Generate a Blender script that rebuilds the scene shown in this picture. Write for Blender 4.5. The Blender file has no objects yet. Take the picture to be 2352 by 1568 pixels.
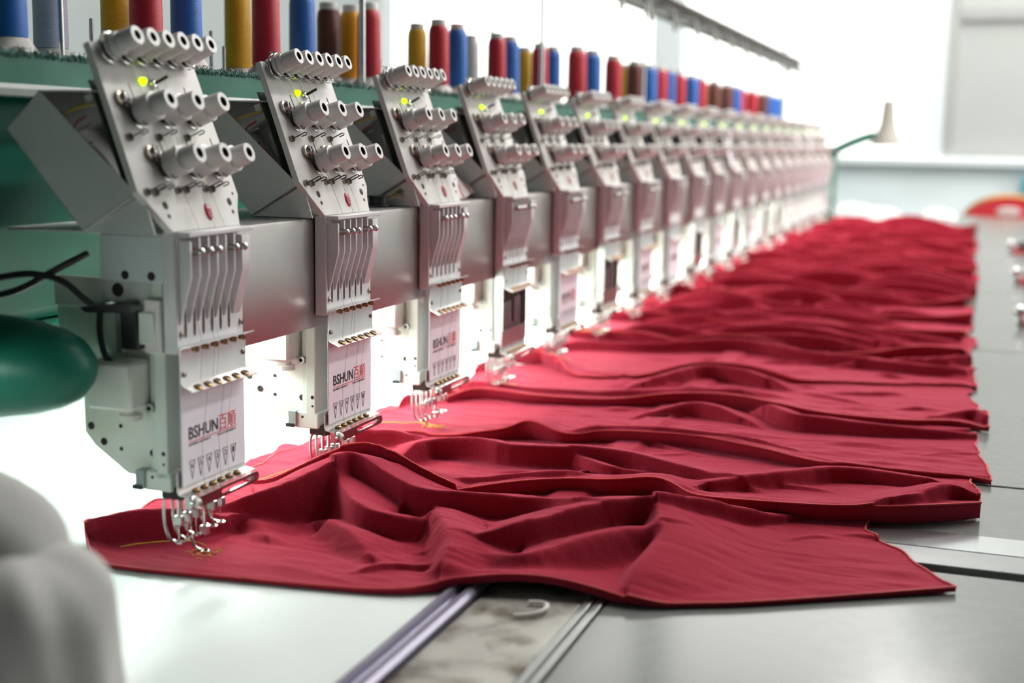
import bpy, bmesh, math, random
import numpy as np
from mathutils import Vector, Matrix

random.seed(7)
rng = np.random.default_rng(7)
SC = bpy.context.scene
COL = SC.collection
ZT = 0.80            # table top height
S = 0.33             # pitch of the embroidery heads
NH = 20
PI = math.pi

# ------------------------------------------------------------------ camera
cam = bpy.data.cameras.new('camera')
cam.sensor_fit = 'HORIZONTAL'
cam.sensor_width = 36.0
cam.lens = 3000.0 / 2352 * 36
cam.clip_start, cam.clip_end = 0.05, 100
cam.dof.use_dof = True
cam.dof.focus_distance = 1.66
cam.dof.aperture_fstop = 2.8
co = bpy.data.objects.new('camera', cam)
COL.objects.link(co)
D = np.array([1069.0, 451.0, -3000.0]); D /= np.linalg.norm(D)
U = np.array([.015, 1.0, -(D[0] * .015 + D[1]) / D[2]]); U /= np.linalg.norm(U)
RW = np.array([np.cross(D, U), D, U])
co.matrix_world = Matrix.LocRotScale(Vector((.783, -1.204, ZT + .462)), Matrix([list(r) for r in RW]), None)
SC.camera = co

# ------------------------------------------------------------------ world, lights, exposure
SC.view_settings.view_transform = 'Standard'
SC.view_settings.look = 'None'
SC.view_settings.exposure = 1.1
SC.view_settings.gamma = 1.0
SC.view_settings.use_curve_mapping = False
W = bpy.data.worlds.new('overcast_sky')
SC.world = W
W.use_nodes = True
bg = W.node_tree.nodes['Background']
bg.inputs[0].default_value = (1.0, 0.985, 0.955, 1)
bg.inputs[1].default_value = 1.7

def portal(name, loc, rot, sx, sy):
    l = bpy.data.lights.new(name, 'AREA'); l.shape = 'RECTANGLE'; l.size = sx; l.size_y = sy
    l.cycles.is_portal = True
    o = bpy.data.objects.new(name, l); o.location = loc; o.rotation_euler = rot; COL.objects.link(o)
portal('window_portal', (-1.93, 9.62, 3.3), (-PI / 2, 0, 0), 4.7, 4.4)
portal('window_portal', (1.6, 9.62, 3.3), (-PI / 2, 0, 0), 2.2, 4.4)
portal('window_portal', (4.62, 5.65, 3.2), (0, PI / 2, 0), 4.0, 7.3)

FILL_LAMPS = [(x, y) for x in (.6, 2.8) for y in (2.6, 4.6, 6.6, 8.4)]
for (x, y) in FILL_LAMPS:                                  # fill lamps added out of view (their housings are built with the room)
    l = bpy.data.lights.new('added_fill_lamp', 'AREA'); l.shape = 'RECTANGLE'; l.size = .6; l.size_y = 1.5
    l.energy = 43; l.color = (1, .985, .95)
    o = bpy.data.objects.new('added_fill_lamp', l); o.location = (x, y, 5.16); COL.objects.link(o)

# ------------------------------------------------------------------ materials
MATS = {}
def mat(name, col, rough=.5, metal=0.0, var=.06, scale=30, bump=0.0, bscale=200, stretch=(1, 1, 1), spec=.5,
        coat=0.0, sheen=0.0, sheencol=(1, 1, 1), dirt=0.0, dirtcol=(.1, .08, .06), dscale=9, emit=0.0, rvar=0.0):
    if name in MATS: return MATS[name]
    m = bpy.data.materials.new(name); m.use_nodes = True
    nt = m.node_tree; N = nt.nodes; L = nt.links
    b = N['Principled BSDF']
    tc = N.new('ShaderNodeTexCoord'); mp = N.new('ShaderNodeMapping')
    mp.inputs['Scale'].default_value = stretch
    L.new(tc.outputs['Object'], mp.inputs[0])
    no = N.new('ShaderNodeTexNoise'); no.inputs['Scale'].default_value = scale; no.inputs['Detail'].default_value = 4
    L.new(mp.outputs[0], no.inputs[0])
    cr = N.new('ShaderNodeValToRGB')
    lo = [max(0, c * (1 - var)) for c in col]; hi = [min(1, c * (1 + var)) for c in col]
    cr.color_ramp.elements[0].color = (*lo, 1); cr.color_ramp.elements[1].color = (*hi, 1)
    cr.color_ramp.elements[0].position = .3; cr.color_ramp.elements[1].position = .7
    L.new(no.outputs[0], cr.inputs[0])
    out = cr.outputs[0]
    if dirt > 0:
        n2 = N.new('ShaderNodeTexNoise'); n2.inputs['Scale'].default_value = dscale; n2.inputs['Detail'].default_value = 7
        L.new(tc.outputs['Object'], n2.inputs[0])
        r2 = N.new('ShaderNodeValToRGB'); r2.color_ramp.elements[0].position = .47 if dirt > .9 else .52; r2.color_ramp.elements[1].position = .66 if dirt > .9 else .8
        r2.color_ramp.elements[0].color = (0, 0, 0, 1); r2.color_ramp.elements[1].color = (dirt, dirt, dirt, 1)
        L.new(n2.outputs[0], r2.inputs[0])
        mx = N.new('ShaderNodeMix'); mx.data_type = 'RGBA'
        L.new(r2.outputs[0], mx.inputs[0]); L.new(out, mx.inputs[6]); mx.inputs[7].default_value = (*dirtcol, 1)
        out = mx.outputs[2]
    L.new(out, b.inputs['Base Color'])
    b.inputs['Roughness'].default_value = rough; b.inputs['Metallic'].default_value = metal
    b.inputs['Specular IOR Level'].default_value = spec
    b.inputs['Coat Weight'].default_value = coat; b.inputs['Coat Roughness'].default_value = .12
    if rvar > 0:
        mr = N.new('ShaderNodeMapRange'); mr.inputs[3].default_value = max(.02, rough - rvar); mr.inputs[4].default_value = rough + rvar
        L.new(no.outputs[0], mr.inputs[0]); L.new(mr.outputs[0], b.inputs['Roughness'])
    if sheen > 0:
        b.inputs['Sheen Weight'].default_value = sheen; b.inputs['Sheen Tint'].default_value = (*sheencol, 1); b.inputs['Sheen Roughness'].default_value = .45
    if bump > 0:
        n3 = N.new('ShaderNodeTexNoise'); n3.inputs['Scale'].default_value = bscale; n3.inputs['Detail'].default_value = 3
        L.new(mp.outputs[0], n3.inputs[0])
        bp = N.new('ShaderNodeBump'); bp.inputs['Strength'].default_value = bump; bp.inputs['Distance'].default_value = .002
        L.new(n3.outputs[0], bp.inputs['Height']); L.new(bp.outputs[0], b.inputs['Normal'])
    if emit > 0:
        b.inputs['Emission Color'].default_value = (*col, 1); b.inputs['Emission Strength'].default_value = emit
    MATS[name] = m
    return m

def thread_mat(name, col):
    m = mat(name, col, rough=.42, var=.12, scale=60, stretch=(1, 1, 14), sheen=.25, sheencol=col)
    nt = m.node_tree; N = nt.nodes; L = nt.links
    tc = N.new('ShaderNodeTexCoord'); wv = N.new('ShaderNodeTexWave'); wv.bands_direction = 'Z'
    wv.inputs['Scale'].default_value = 260; wv.inputs['Distortion'].default_value = 2.5
    L.new(tc.outputs['Object'], wv.inputs[0])
    bp = N.new('ShaderNodeBump'); bp.inputs['Strength'].default_value = .35; bp.inputs['Distance'].default_value = .001
    L.new(wv.outputs['Fac'], bp.inputs['Height']); L.new(bp.outputs[0], N['Principled BSDF'].inputs['Normal'])
    return m

M_PLATE = mat('plate_paint', (.66, .645, .62), .42, var=.04, scale=14, dirt=.35, dirtcol=(.36, .34, .32), dscale=22)
M_PLASTIC = mat('white_plastic', (.64, .625, .61), .38, var=.03)
M_CASE = mat('case_paint', (.68, .665, .68), .35, var=.03, scale=20)
M_CARD = mat('card_paper', (.82, .81, .88), .6, var=.02, bump=.15, bscale=700)
M_GREY = mat('grey_cover_paint', (.60, .615, .60), .5, var=.05, scale=20)
M_STEEL = mat('polished_steel', (.62, .62, .61), .2, 1.0, var=.08, scale=40)
M_BRUSH = mat('brushed_steel', (.47, .46, .445), .36, 1.0, var=.03, scale=9, stretch=(90, 2, 90), rvar=.03)
M_SHEET = mat('bent_sheet_steel', (.66, .65, .65), .3, 1.0, var=.08, scale=18)
M_DARK = mat('dark_metal', (.05, .045, .042), .45, .6, var=.2)
M_BRONZE = mat('aged_bronze', (.33, .2, .09), .35, .9, var=.25, scale=90)
M_SCREW = mat('tarnished_screw', (.36, .32, .28), .3, 1.0, var=.25, scale=150)
M_BLACK = mat('black_plastic', (.015, .016, .018), .45, var=.1)
M_BORE = mat('dark_bore', (.02, .015, .012), .7, var=.1)
M_PALE = mat('pale_green_paint', (.70, .76, .69), .38, var=.03, scale=12, dirt=.18, dirtcol=(.55, .5, .33), dscale=14)
M_IVORY = mat('ivory_cast_paint', (.78, .80, .74), .45, var=.04, scale=20, dirt=.3, dirtcol=(.6, .5, .2), dscale=18, bump=.1, bscale=120)
M_BLUEWHITE = mat('bluish_white_paint', (.68, .73, .75), .42, var=.03)
M_GREEN = mat('machine_green_paint', (.008, .125, .085), .4, var=.12, scale=8, spec=.3)
M_FELT = mat('linty_felt', (.05, .13, .11), .95, var=.5, scale=220, bump=.8, bscale=400)
M_FASC = mat('fascia_green', (.05, .19, .14), .4, var=.12, scale=9)
M_LIP = mat('pale_lip', (.70, .72, .70), .22, .6, var=.05, scale=12)
M_RACK = mat('rack_green', (.05, .2, .15), .5, var=.15)
M_RED = mat('badge_red', (.55, .03, .06), .18, var=.15, scale=200, coat=.6)
M_SILVER = mat('silver_print', (.8, .75, .74), .25, .8, var=.05)
M_LED = mat('lit_indicator', (.62, 1.0, .0), .3, var=.02, emit=.9)
M_INKB = mat('black_ink', (.012, .012, .014), .6, var=.05)
M_INKR = mat('red_ink', (.72, .06, .07), .6, var=.05)
M_TUBEW = mat('cone_core_plastic', (.8, .76, .73), .5, var=.04)
M_PAD = mat('spool_pad_foam', (.62, .58, .55), .9, var=.08, scale=90, bump=.3, bscale=300)
M_WIRE = {c: mat('wire_' + c, v, .45, var=.1) for c, v in dict(red=(.35, .02, .03), yellow=(.45, .3, .04), green=(.02, .16, .08), black=(.01, .01, .012), white=(.6, .6, .58)).items()}
M_TH = {c: thread_mat('thread_' + c, v) for c, v in dict(red=(.60, .012, .035), blue=(.018, .15, .58), yellow=(.92, .48, .02), brown=(.17, .035, .025), lilac=(.66, .60, .78), white=(.85, .85, .9), orange=(.65, .2, .06)).items()}
M_FINE = {c: mat('fine_thread_' + c, v, .6, var=.05) for c, v in dict(red=(.45, .12, .18), blue=(.2, .22, .5), yellow=(.62, .5, .12), violet=(.3, .25, .7), gold=(.85, .6, .06)).items()}
M_TABLE = mat('table_laminate', (.165, .172, .165), .16, var=.05, scale=60, spec=.5, rvar=.03)
M_BED = mat('mint_bed_laminate', (.70, .755, .735), .45, var=.03, scale=4, spec=.5, rvar=.05)
M_RAILAL = mat('anodised_rail', (.27, .25, .33), .3, .55, var=.08, scale=20, stretch=(20, 1, 20))
M_STAIN = mat('stained_metal', (.46, .45, .41), .4, .5, var=.12, scale=12, dirt=.92, dirtcol=(.09, .065, .035), dscale=17, rvar=.1)
M_POLISH = mat('polished_strip', (.5, .52, .53), .16, .9, var=.05, scale=20, stretch=(2, 40, 2))
M_JOINT = mat('joint_grey', (.25, .26, .26), .25, var=.06, scale=30)
M_EDGE = mat('alu_edge', (.5, .51, .5), .3, .8, var=.06, stretch=(20, 1, 20))
M_FOLD = mat('white_sack_cloth', (.40, .395, .38), .85, var=.06, scale=14, sheen=.2, bump=.2, bscale=300)
M_WALLB = mat('pale_blue_wall', (.78, .88, .90), .7, var=.05, scale=3, dirt=.12, dirtcol=(.6, .74, .68), dscale=2)
M_WALLG = mat('grey_wall', (.30, .335, .335), .75, var=.06, scale=2)
M_ROOF = mat('roof_sheet', (.20, .21, .21), .8, var=.1, scale=2)
M_WALLD = mat('dark_wall', (.09, .10, .10), .8, var=.1, scale=2)
M_WALLW = mat('white_wall', (.68, .68, .66), .8, var=.04, scale=2)
M_FRAME = mat('window_frame_paint', (.76, .82, .84), .45, var=.03)
def blind_mat():
    m = bpy.data.materials.new('frosted_blind'); m.use_nodes = True
    nt = m.node_tree; N = nt.nodes; L = nt.links
    b = N['Principled BSDF']; t = N.new('ShaderNodeBsdfTranslucent'); mx = N.new('ShaderNodeMixShader'); mx.inputs[0].default_value = .2
    no = N.new('ShaderNodeTexNoise'); no.inputs['Scale'].default_value = 2.0
    cr = N.new('ShaderNodeValToRGB'); cr.color_ramp.elements[0].color = (.47, .49, .475, 1); cr.color_ramp.elements[1].color = (.53, .545, .525, 1)
    L.new(no.outputs[0], cr.inputs[0]); L.new(cr.outputs[0], b.inputs['Base Color']); L.new(cr.outputs[0], t.inputs[0])
    b.inputs['Roughness'].default_value = .7
    L.new(b.outputs[0], mx.inputs[1]); L.new(t.outputs[0], mx.inputs[2]); L.new(mx.outputs[0], N['Material Output'].inputs[0])
    return m
M_BLIND = blind_mat()
M_BLINDD = mat('panel_grey', (.36, .37, .36), .6, var=.03, scale=3)
M_FLOOR = mat('workshop_floor', (.2, .21, .2), .5, var=.1, scale=4)
M_FRAMEG = mat('roof_steel', (.22, .22, .21), .6, .3, var=.15)
M_CHRED = mat('chair_red_cloth', (.5, .015, .03), .8, var=.1, sheen=.3)
M_GOLD = mat('chair_gold_trim', (.42, .22, .05), .4, .5, var=.1)
M_TEAL = mat('teal_plastic', (.03, .36, .42), .5, var=.06)
M_TUBE = mat('tube_glow', (.90, 1.0, .93), .4, var=.0, emit=25.0)
M_TUBE_ADDED = mat('added_tube_glow', (.90, 1.0, .93), .4, var=.0, emit=5.0)
M_PAPW = mat('white_paper', (.8, .8, .86), .7, var=.04)
M_PAPER = mat('waste_paper', (.62, .58, .56), .8, var=.06)
M_FLUFF = mat('lint_fluff', (.7, .66, .64), .95, var=.1)

def glass():
    m = bpy.data.materials.new('window_glass'); m.use_nodes = True
    nt = m.node_tree; N = nt.nodes; L = nt.links
    N.remove(N['Principled BSDF'])
    t = N.new('ShaderNodeBsdfTransparent'); g = N.new('ShaderNodeBsdfGlossy'); g.inputs['Roughness'].default_value = .02
    no = N.new('ShaderNodeTexNoise'); no.inputs['Scale'].default_value = 1.5
    cr = N.new('ShaderNodeValToRGB'); cr.color_ramp.elements[0].color = (.93, .94, .93, 1); cr.color_ramp.elements[1].color = (.98, .98, .97, 1)
    L.new(no.outputs[0], cr.inputs[0]); L.new(cr.outputs[0], t.inputs[0])
    f = N.new('ShaderNodeFresnel'); f.inputs[0].default_value = 1.3
    mx = N.new('ShaderNodeMixShader')
    L.new(f.outputs[0], mx.inputs[0]); L.new(t.outputs[0], mx.inputs[1]); L.new(g.outputs[0], mx.inputs[2])
    L.new(mx.outputs[0], N['Material Output'].inputs[0])
    return m
M_GLASS = glass()

def cloth_mat():
    m = mat('red_fleece', (.29, .0165, .034), .9, var=.10, scale=260, sheen=.22, sheencol=(.95, .25, .40), spec=.08)
    nt = m.node_tree; N = nt.nodes; L = nt.links; b = N['Principled BSDF']
    tc = N.new('ShaderNodeTexCoord')
    n1 = N.new('ShaderNodeTexNoise'); n1.inputs['Scale'].default_value = 520; n1.inputs['Detail'].default_value = 3
    L.new(tc.outputs['Object'], n1.inputs[0])
    mp = N.new('ShaderNodeMapping'); mp.inputs['Scale'].default_value = (22, 60, 45)
    L.new(tc.outputs['Object'], mp.inputs[0])
    n2 = N.new('ShaderNodeTexNoise'); n2.inputs['Scale'].default_value = 1.0; n2.inputs['Detail'].default_value = 4; n2.inputs['Distortion'].default_value = .8
    L.new(mp.outputs[0], n2.inputs[0])
    b1 = N.new('ShaderNodeBump'); b1.inputs['Strength'].default_value = .45; b1.inputs['Distance'].default_value = .0012
    b2 = N.new('ShaderNodeBump'); b2.inputs['Strength'].default_value = .2; b2.inputs['Distance'].default_value = .004
    L.new(n1.outputs[0], b1.inputs['Height']); L.new(n2.outputs[0], b2.inputs['Height'])
    L.new(b1.outputs[0], b2.inputs['Normal']); L.new(b2.outputs[0], b.inputs['Normal'])
    return m
M_CLOTH = cloth_mat()
M_HEM = mat('red_overlock_thread', (.50, .017, .026), .7, var=.2, scale=500, sheen=.3, sheencol=(1, .4, .45))

# ------------------------------------------------------------------ mesh builder
class MB:
    def __init__(s, frame=None):
        s.v = []; s.f = []; s.m = []; s.sm = []; s.fr = frame; s.mats = []
    def mi(s, m):
        if m not in s.mats: s.mats.append(m)
        return s.mats.index(m)
    def add(s, vs, fs, m, smooth=False):
        o = len(s.v); k = s.mi(m)
        for p in vs:
            p = Vector(p)
            s.v.append(tuple(s.fr @ p) if s.fr else tuple(p))
        for f in fs:
            s.f.append([o + i for i in f]); s.m.append(k); s.sm.append(smooth)
        return s
    def box(s, a, b, m, bev=0.0):
        a = [min(x, y) for x, y in zip(a, b)] if False else list(a); b = list(b)
        lo = [min(a[i], b[i]) for i in range(3)]; hi = [max(a[i], b[i]) for i in range(3)]
        if bev <= 0:
            vs = [(x, y, z) for x in (lo[0], hi[0]) for y in (lo[1], hi[1]) for z in (lo[2], hi[2])]
            return s.add(vs, [(0, 1, 3, 2), (4, 6, 7, 5), (0, 4, 5, 1), (2, 3, 7, 6), (0, 2, 6, 4), (1, 5, 7, 3)], m)
        bev = min(bev, .45 * min(hi[i] - lo[i] for i in range(3)))
        idx = {}; vs = []
        for c in [(x, y, z) for x in (0, 1) for y in (0, 1) for z in (0, 1)]:
            for ax in range(3):
                p = []
                for i in range(3):
                    base = hi[i] if c[i] else lo[i]
                    p.append(base if i == ax else base + (-bev if c[i] else bev))
                idx[(c, ax)] = len(vs); vs.append(p)
        fs = []
        for ax in range(3):
            o = [i for i in range(3) if i != ax]
            for sg in (0, 1):
                q = []
                for (u, w) in ((0, 0), (1, 0), (1, 1), (0, 1)):
                    c = [0, 0, 0]; c[ax] = sg; c[o[0]] = u; c[o[1]] = w
                    q.append(idx[(tuple(c), ax)])
                fs.append(q)
        for a1 in range(3):
            for a2 in range(a1 + 1, 3):
                a3 = 3 - a1 - a2
                for s1 in (0, 1):
                    for s2 in (0, 1):
                        c0 = [0, 0, 0]; c0[a1] = s1; c0[a2] = s2; c1 = list(c0); c1[a3] = 1
                        c0 = tuple(c0); c1 = tuple(c1)
                        fs.append([idx[(c0, a1)], idx[(c1, a1)], idx[(c1, a2)], idx[(c0, a2)]])
        for c in [(x, y, z) for x in (0, 1) for y in (0, 1) for z in (0, 1)]:
            fs.append([idx[(c, 0)], idx[(c, 1)], idx[(c, 2)]])
        return s.add(vs, fs, m)
    def prism(s, poly, ax, a, b, m, smooth=False):
        # poly in the two other axes in order; ax: 0,1,2
        o = [i for i in range(3) if i != ax]
        vs = []
        for t in (a, b):
            for p in poly:
                q = [0, 0, 0]; q[ax] = t; q[o[0]] = p[0]; q[o[1]] = p[1]; vs.append(q)
        n = len(poly)
        s.add(vs, [list(range(n))[::-1], list(range(n, 2 * n))], m)
        return s.add(vs, [[i, (i + 1) % n, n + (i + 1) % n, n + i] for i in range(n)], m, smooth)
    def sheet(s, line, ax, a, b, th, m):
        # open polyline in the two other axes thickened by th and extruded along ax
        pts = [np.array(p, float) for p in line]; n = len(pts); off = []
        for i in range(n):
            d1 = pts[i] - pts[i - 1] if i > 0 else pts[1] - pts[0]
            d2 = pts[i + 1] - pts[i] if i < n - 1 else pts[-1] - pts[-2]
            d = d1 / np.linalg.norm(d1) + d2 / np.linalg.norm(d2); d /= np.linalg.norm(d)
            off.append(pts[i] + np.array([-d[1], d[0]]) * th)
        return s.prism([tuple(p) for p in pts] + [tuple(p) for p in off[::-1]], ax, a, b, m)
    def tube(s, pts, r, m, seg=8, caps=True, closed=False):
        P = [Vector(p) for p in pts]; n = len(P)
        rs = r if isinstance(r, (list, tuple, np.ndarray)) else [r] * n
        vs = []; up = None
        for i in range(n):
            if closed: t = (P[(i + 1) % n] - P[i - 1])
            else: t = (P[min(i + 1, n - 1)] - P[max(i - 1, 0)])
            t.normalize()
            if up is None: up = Vector((0, 0, 1)) if abs(t.z) < .9 else Vector((1, 0, 0))
            e1 = (up - t * up.dot(t)); e1.normalize(); e2 = t.cross(e1); up = e1
            for k in range(seg):
                a = 2 * PI * k / seg
                vs.append(P[i] + (e1 * math.cos(a) + e2 * math.sin(a)) * rs[i])
        fs = []
        for i in range(n if closed else n - 1):
            j = (i + 1) % n
            for k in range(seg):
                fs.append([i * seg + k, i * seg + (k + 1) % seg, j * seg + (k + 1) % seg, j * seg + k])
        if caps and not closed:
            s.add(vs, [list(range(seg))[::-1], [(n - 1) * seg + k for k in range(seg)]], m)
            vs2 = vs
        return s.add(vs, fs, m, True)
    def lathe(s, org, axis, prof, seg=20, rib=0.0):
        # prof: (r, h, mat[, ribbed]); every band keeps its own material
        ax = Vector(axis).normalized(); u = Vector((0, 0, 1)) if abs(ax.z) < .9 else Vector((1, 0, 0))
        e1 = (u - ax * u.dot(ax)).normalized(); e2 = ax.cross(e1); org = Vector(org)
        rings = []
        for p in prof:
            ring = []
            for k in range(seg):
                a = 2 * PI * k / seg
                r = p[0]
                if len(p) > 3 and p[3]: r -= rib * (k % 2)
                ring.append(org + ax * p[1] + (e1 * math.cos(a) + e2 * math.sin(a)) * r)
            rings.append(ring)
        for i in range(len(prof) - 1):
            vs = rings[i] + rings[i + 1]
            s.add(vs, [[k, (k + 1) % seg, seg + (k + 1) % seg, seg + k] for k in range(seg)], prof[i + 1][2], True)
        return s
    def sphere(s, c, r, m, seg=12, rn=8, sc=(1, 1, 1)):
        vs = []
        for i in range(rn + 1):
            th = PI * i / rn
            for k in range(seg):
                a = 2 * PI * k / seg
                vs.append((c[0] + r * sc[0] * math.sin(th) * math.cos(a), c[1] + r * sc[1] * math.sin(th) * math.sin(a), c[2] + r * sc[2] * math.cos(th)))
        fs = [[i * seg + k, i * seg + (k + 1) % seg, (i + 1) * seg + (k + 1) % seg, (i + 1) * seg + k] for i in range(rn) for k in range(seg)]
        return s.add(vs, fs, m, True)
    def mesh(s, name, merge=True):
        me = bpy.data.meshes.new(name)
        me.from_pydata(s.v, [], s.f)
        for m in s.mats: me.materials.append(m)
        me.polygons.foreach_set('material_index', s.m)
        me.polygons.foreach_set('use_smooth', s.sm)
        bm = bmesh.new(); bm.from_mesh(me)
        if merge: bmesh.ops.remove_doubles(bm, verts=bm.verts, dist=1e-6)
        bmesh.ops.dissolve_degenerate(bm, edges=bm.edges, dist=1e-7)
        bmesh.ops.recalc_face_normals(bm, faces=bm.faces)
        bm.to_mesh(me); bm.free()
        me.set_sharp_from_angle(angle=math.radians(38))
        me.update()
        return me
    def build(s, name, parent=None, **kw):
        return link(name, s.mesh(name), parent, **kw)

def link(name, me, parent=None, label=None, cat=None, group=None, kind=None, loc=None):
    o = bpy.data.objects.new(name, me); COL.objects.link(o)
    if parent: o.parent = parent
    if loc is not None: o.location = loc
    tag(o, label, cat, group, kind)
    return o
def tag(o, label=None, cat=None, group=None, kind=None):
    if label: o['label'] = label
    if cat: o['category'] = cat
    if group: o['group'] = group
    if kind: o['kind'] = kind
def empty(name, loc, label=None, cat=None, group=None):
    o = bpy.data.objects.new(name, None); o.empty_display_size = .05; COL.objects.link(o); o.location = loc
    tag(o, label, cat, group)
    return o
def struct(name, mb, parent=None):
    return mb.build(name, parent, kind='structure')
def smooth_path(pts, n=6):
    P = [np.array(p, float) for p in pts]; out = []
    for i in range(len(P) - 1):
        p0 = P[max(i - 1, 0)]; p1 = P[i]; p2 = P[i + 1]; p3 = P[min(i + 2, len(P) - 1)]
        for k in range(n):
            t = k / n
            out.append(tuple(.5 * ((2 * p1) + (-p0 + p2) * t + (2 * p0 - 5 * p1 + 4 * p2 - p3) * t ** 2 + (-p0 + 3 * p1 - 3 * p2 + p3) * t ** 3)))
    out.append(tuple(P[-1]))
    return out

# ------------------------------------------------------------------ setting
YF = 9.5; HC = 5.9; HW = 5.5
fl = MB().box((-4.6, -5.2, -.1), (4.9, 9.9, 0), M_FLOOR); struct('floor', fl)
struct('ceiling', MB().box((-4.6, -5.2, HC), (4.9, 9.9, HC + .1), M_ROOF))
struct('wall_left', MB().box((-4.5, -5.2, 0), (-4.28, 9.9, HC), M_WALLG))
struct('wall_back', MB().box((-4.5, -5.2, 0), (4.9, -5.0, HC), M_WALLD))
w = MB()
w.box((4.5, -5.0, 0), (4.7, 9.9, 1.2), M_WALLG); w.box((4.5, -5.0, 5.2), (4.7, 9.9, HC), M_WALLW)
w.box((4.5, -5.0, 1.2), (4.7, 2, 5.2), M_WALLG); w.box((4.5, 9.3, 1.2), (4.7, 9.9, 5.2), M_WALLW)
struct('wall_right', w)
w = MB()
w.box((-4.28, YF, 0), (4.5, YF + .2, 1.13), M_WALLB)
w.box((-4.28, YF, HW), (4.5, YF + .2, HC), M_WALLW)
w.box((2.7, YF, 1.13), (4.5, YF + .2, HW), M_WALLW)
struct('wall_far', w)
win = MB()
win.box((.42, YF - .04, 1.13), (.52, YF + .2, HW), M_FRAME, .01)
win.box((-4.28, YF - .02, HW - .07), (.42, YF + .2, HW), M_FRAME)
struct('window_1', win)
struct('trim_1', MB().box((-4.28, YF - .10, 1.10), (4.5, YF + .05, 1.165), M_FRAME, .012))
struct('trim_2', MB().box((-1.78, YF - .02, 1.165), (-1.52, YF + .14, HW - .07), M_FRAME, .012))
struct('window_2', MB().box((-4.28, YF + .09, 1.165), (-1.71, YF + .096, HW - .07), M_GLASS))
struct('window_3', MB().box((-1.58, YF + .09, 1.165), (.42, YF + .096, HW - .07), M_GLASS))
dr = MB()
dr.box((.60, YF + .030, 1.20), (2.7, YF + .036, 2.19), M_BLIND)
dr.box((.60, YF + .030, 2.29), (2.7, YF + .036, HW), M_BLIND)
struct('window_4', dr)
dr = MB()
dr.box((.52, YF - .01, 1.165), (.60, YF + .06, HW), M_BLINDD, .006)
dr.box((.60, YF - .005, 2.19), (2.7, YF + .06, 2.29), M_BLINDD, .008)
dr.box((.60, YF + .005, 1.165), (2.7, YF + .06, 1.20), M_BLINDD, .006)
struct('trim_4', dr)
g = MB().box((4.6, 2, 1.2), (4.606, 9.3, 5.2), M_GLASS); struct('window_5', g)
f5 = MB()
for y in (2, 3.8, 5.6, 7.4, 9.24): f5.box((4.56, y, 1.2), (4.65, y + .06, 5.2), M_FRAME)
f5.box((4.56, 2, 1.2), (4.65, 9.3, 1.26), M_FRAME); f5.box((4.56, 2, 5.14), (4.65, 9.3, 5.2), M_FRAME)
struct('trim_3', f5)

lh = MB()
for (x, y) in FILL_LAMPS:
    lh.box((x - .34, y - .8, 5.18), (x + .34, y + .8, 5.26), M_FRAME, .01); lh.box((x - .02, y - .02, 5.26), (x + .02, y + .02, HC), M_FRAME)
struct('added_lamp_housings', lh)  # unseen housings for the added fill lamps

# ------------------------------------------------------------------ machine table
tb = empty('machine_table', (0, 0, ZT), 'long grey laminate machine table with mint bed and metal guide strips, under the red garments', 'table')
MB().box((-.95, -1.0, -.03), (.298, 7.9, 0), M_BED, .002).build('bed_panel', tb, label='glossy mint white bed panel on the left')
r = MB()
r.prism([(.299, -.02), (.299, .004), (.303, .0075), (.309, .0075), (.311, .002), (.319, .002), (.321, .0075), (.327, .0075), (.331, .004), (.331, -.02)], 1, -1.0, 7.9, M_RAILAL)
r.build('guide_rail', tb, label='purplish aluminium guide rail')
MB().box((.3335, -1.0, -.03), (.4365, 7.9, -.001), M_STAIN, .0015).build('oily_strip', tb, label='oil stained metal strip')
e = MB(); e.box((.4385, -1.0, -.03), (.4465, 7.9, .001), M_EDGE, .001); e.build('edge_strip', tb)
e = MB(); e.box((.4495, -1.0, -.03), (.4575, 7.9, .001), M_EDGE, .001); e.build('edge_strip', tb)
ys = [-1.0, .252, .66, 1.92, 3.2, 4.46, 5.75, 7.05, 7.9]
for i in range(len(ys) - 1):
    a, b2 = ys[i] + .003, ys[i + 1] - .003
    if i == 1: a += .012
    pm = MB().box((.459, a, -.03), (1.75, b2, 0), M_TABLE, .0025)
    pm.build('table_panel', tb)
MB().box((.459, .268, 0), (1.75, .330, .0022), M_JOINT, .001).build('joint_strip', tb, label='thin aluminium joint strip')
MB().box((-.95, -1.0, -.055), (1.75, 7.9, -.032), M_DARK).build('under_board', tb)
for (x, y) in ((-.8, -.8), (1.6, -.8), (-.8, 3.4), (1.6, 3.4), (-.8, 7.6), (1.6, 7.6)):
    MB().box((x - .04, y - .04, -ZT), (x + .04, y + .04, -.055), M_GREEN, .004).build('leg', tb)
MB().box((.459, .334, 0), (1.75, .402, .0016), M_POLISH, .0008).build('joint_strip', tb, label='added polished steel strip catching the window reflection')  # extra strip, added so the bright window reflects on the table here
# lint and a scrap of thread on the oily strip
lt = MB(); lt.tube(smooth_path([(.388, -.012, .822 - ZT - .0195), (.403, -.01, .0028), (.410, -.02, .0032), (.408, -.034, .003), (.398, -.045, .0022), (.386, -.052, .0022)]), [.0022] * 31, M_FLUFF, 6)
o = lt.build('lint_curl'); o.location = (0, 0, ZT); tag(o, 'curled wisp of pale lint on the oily metal strip in front', 'lint')

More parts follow.
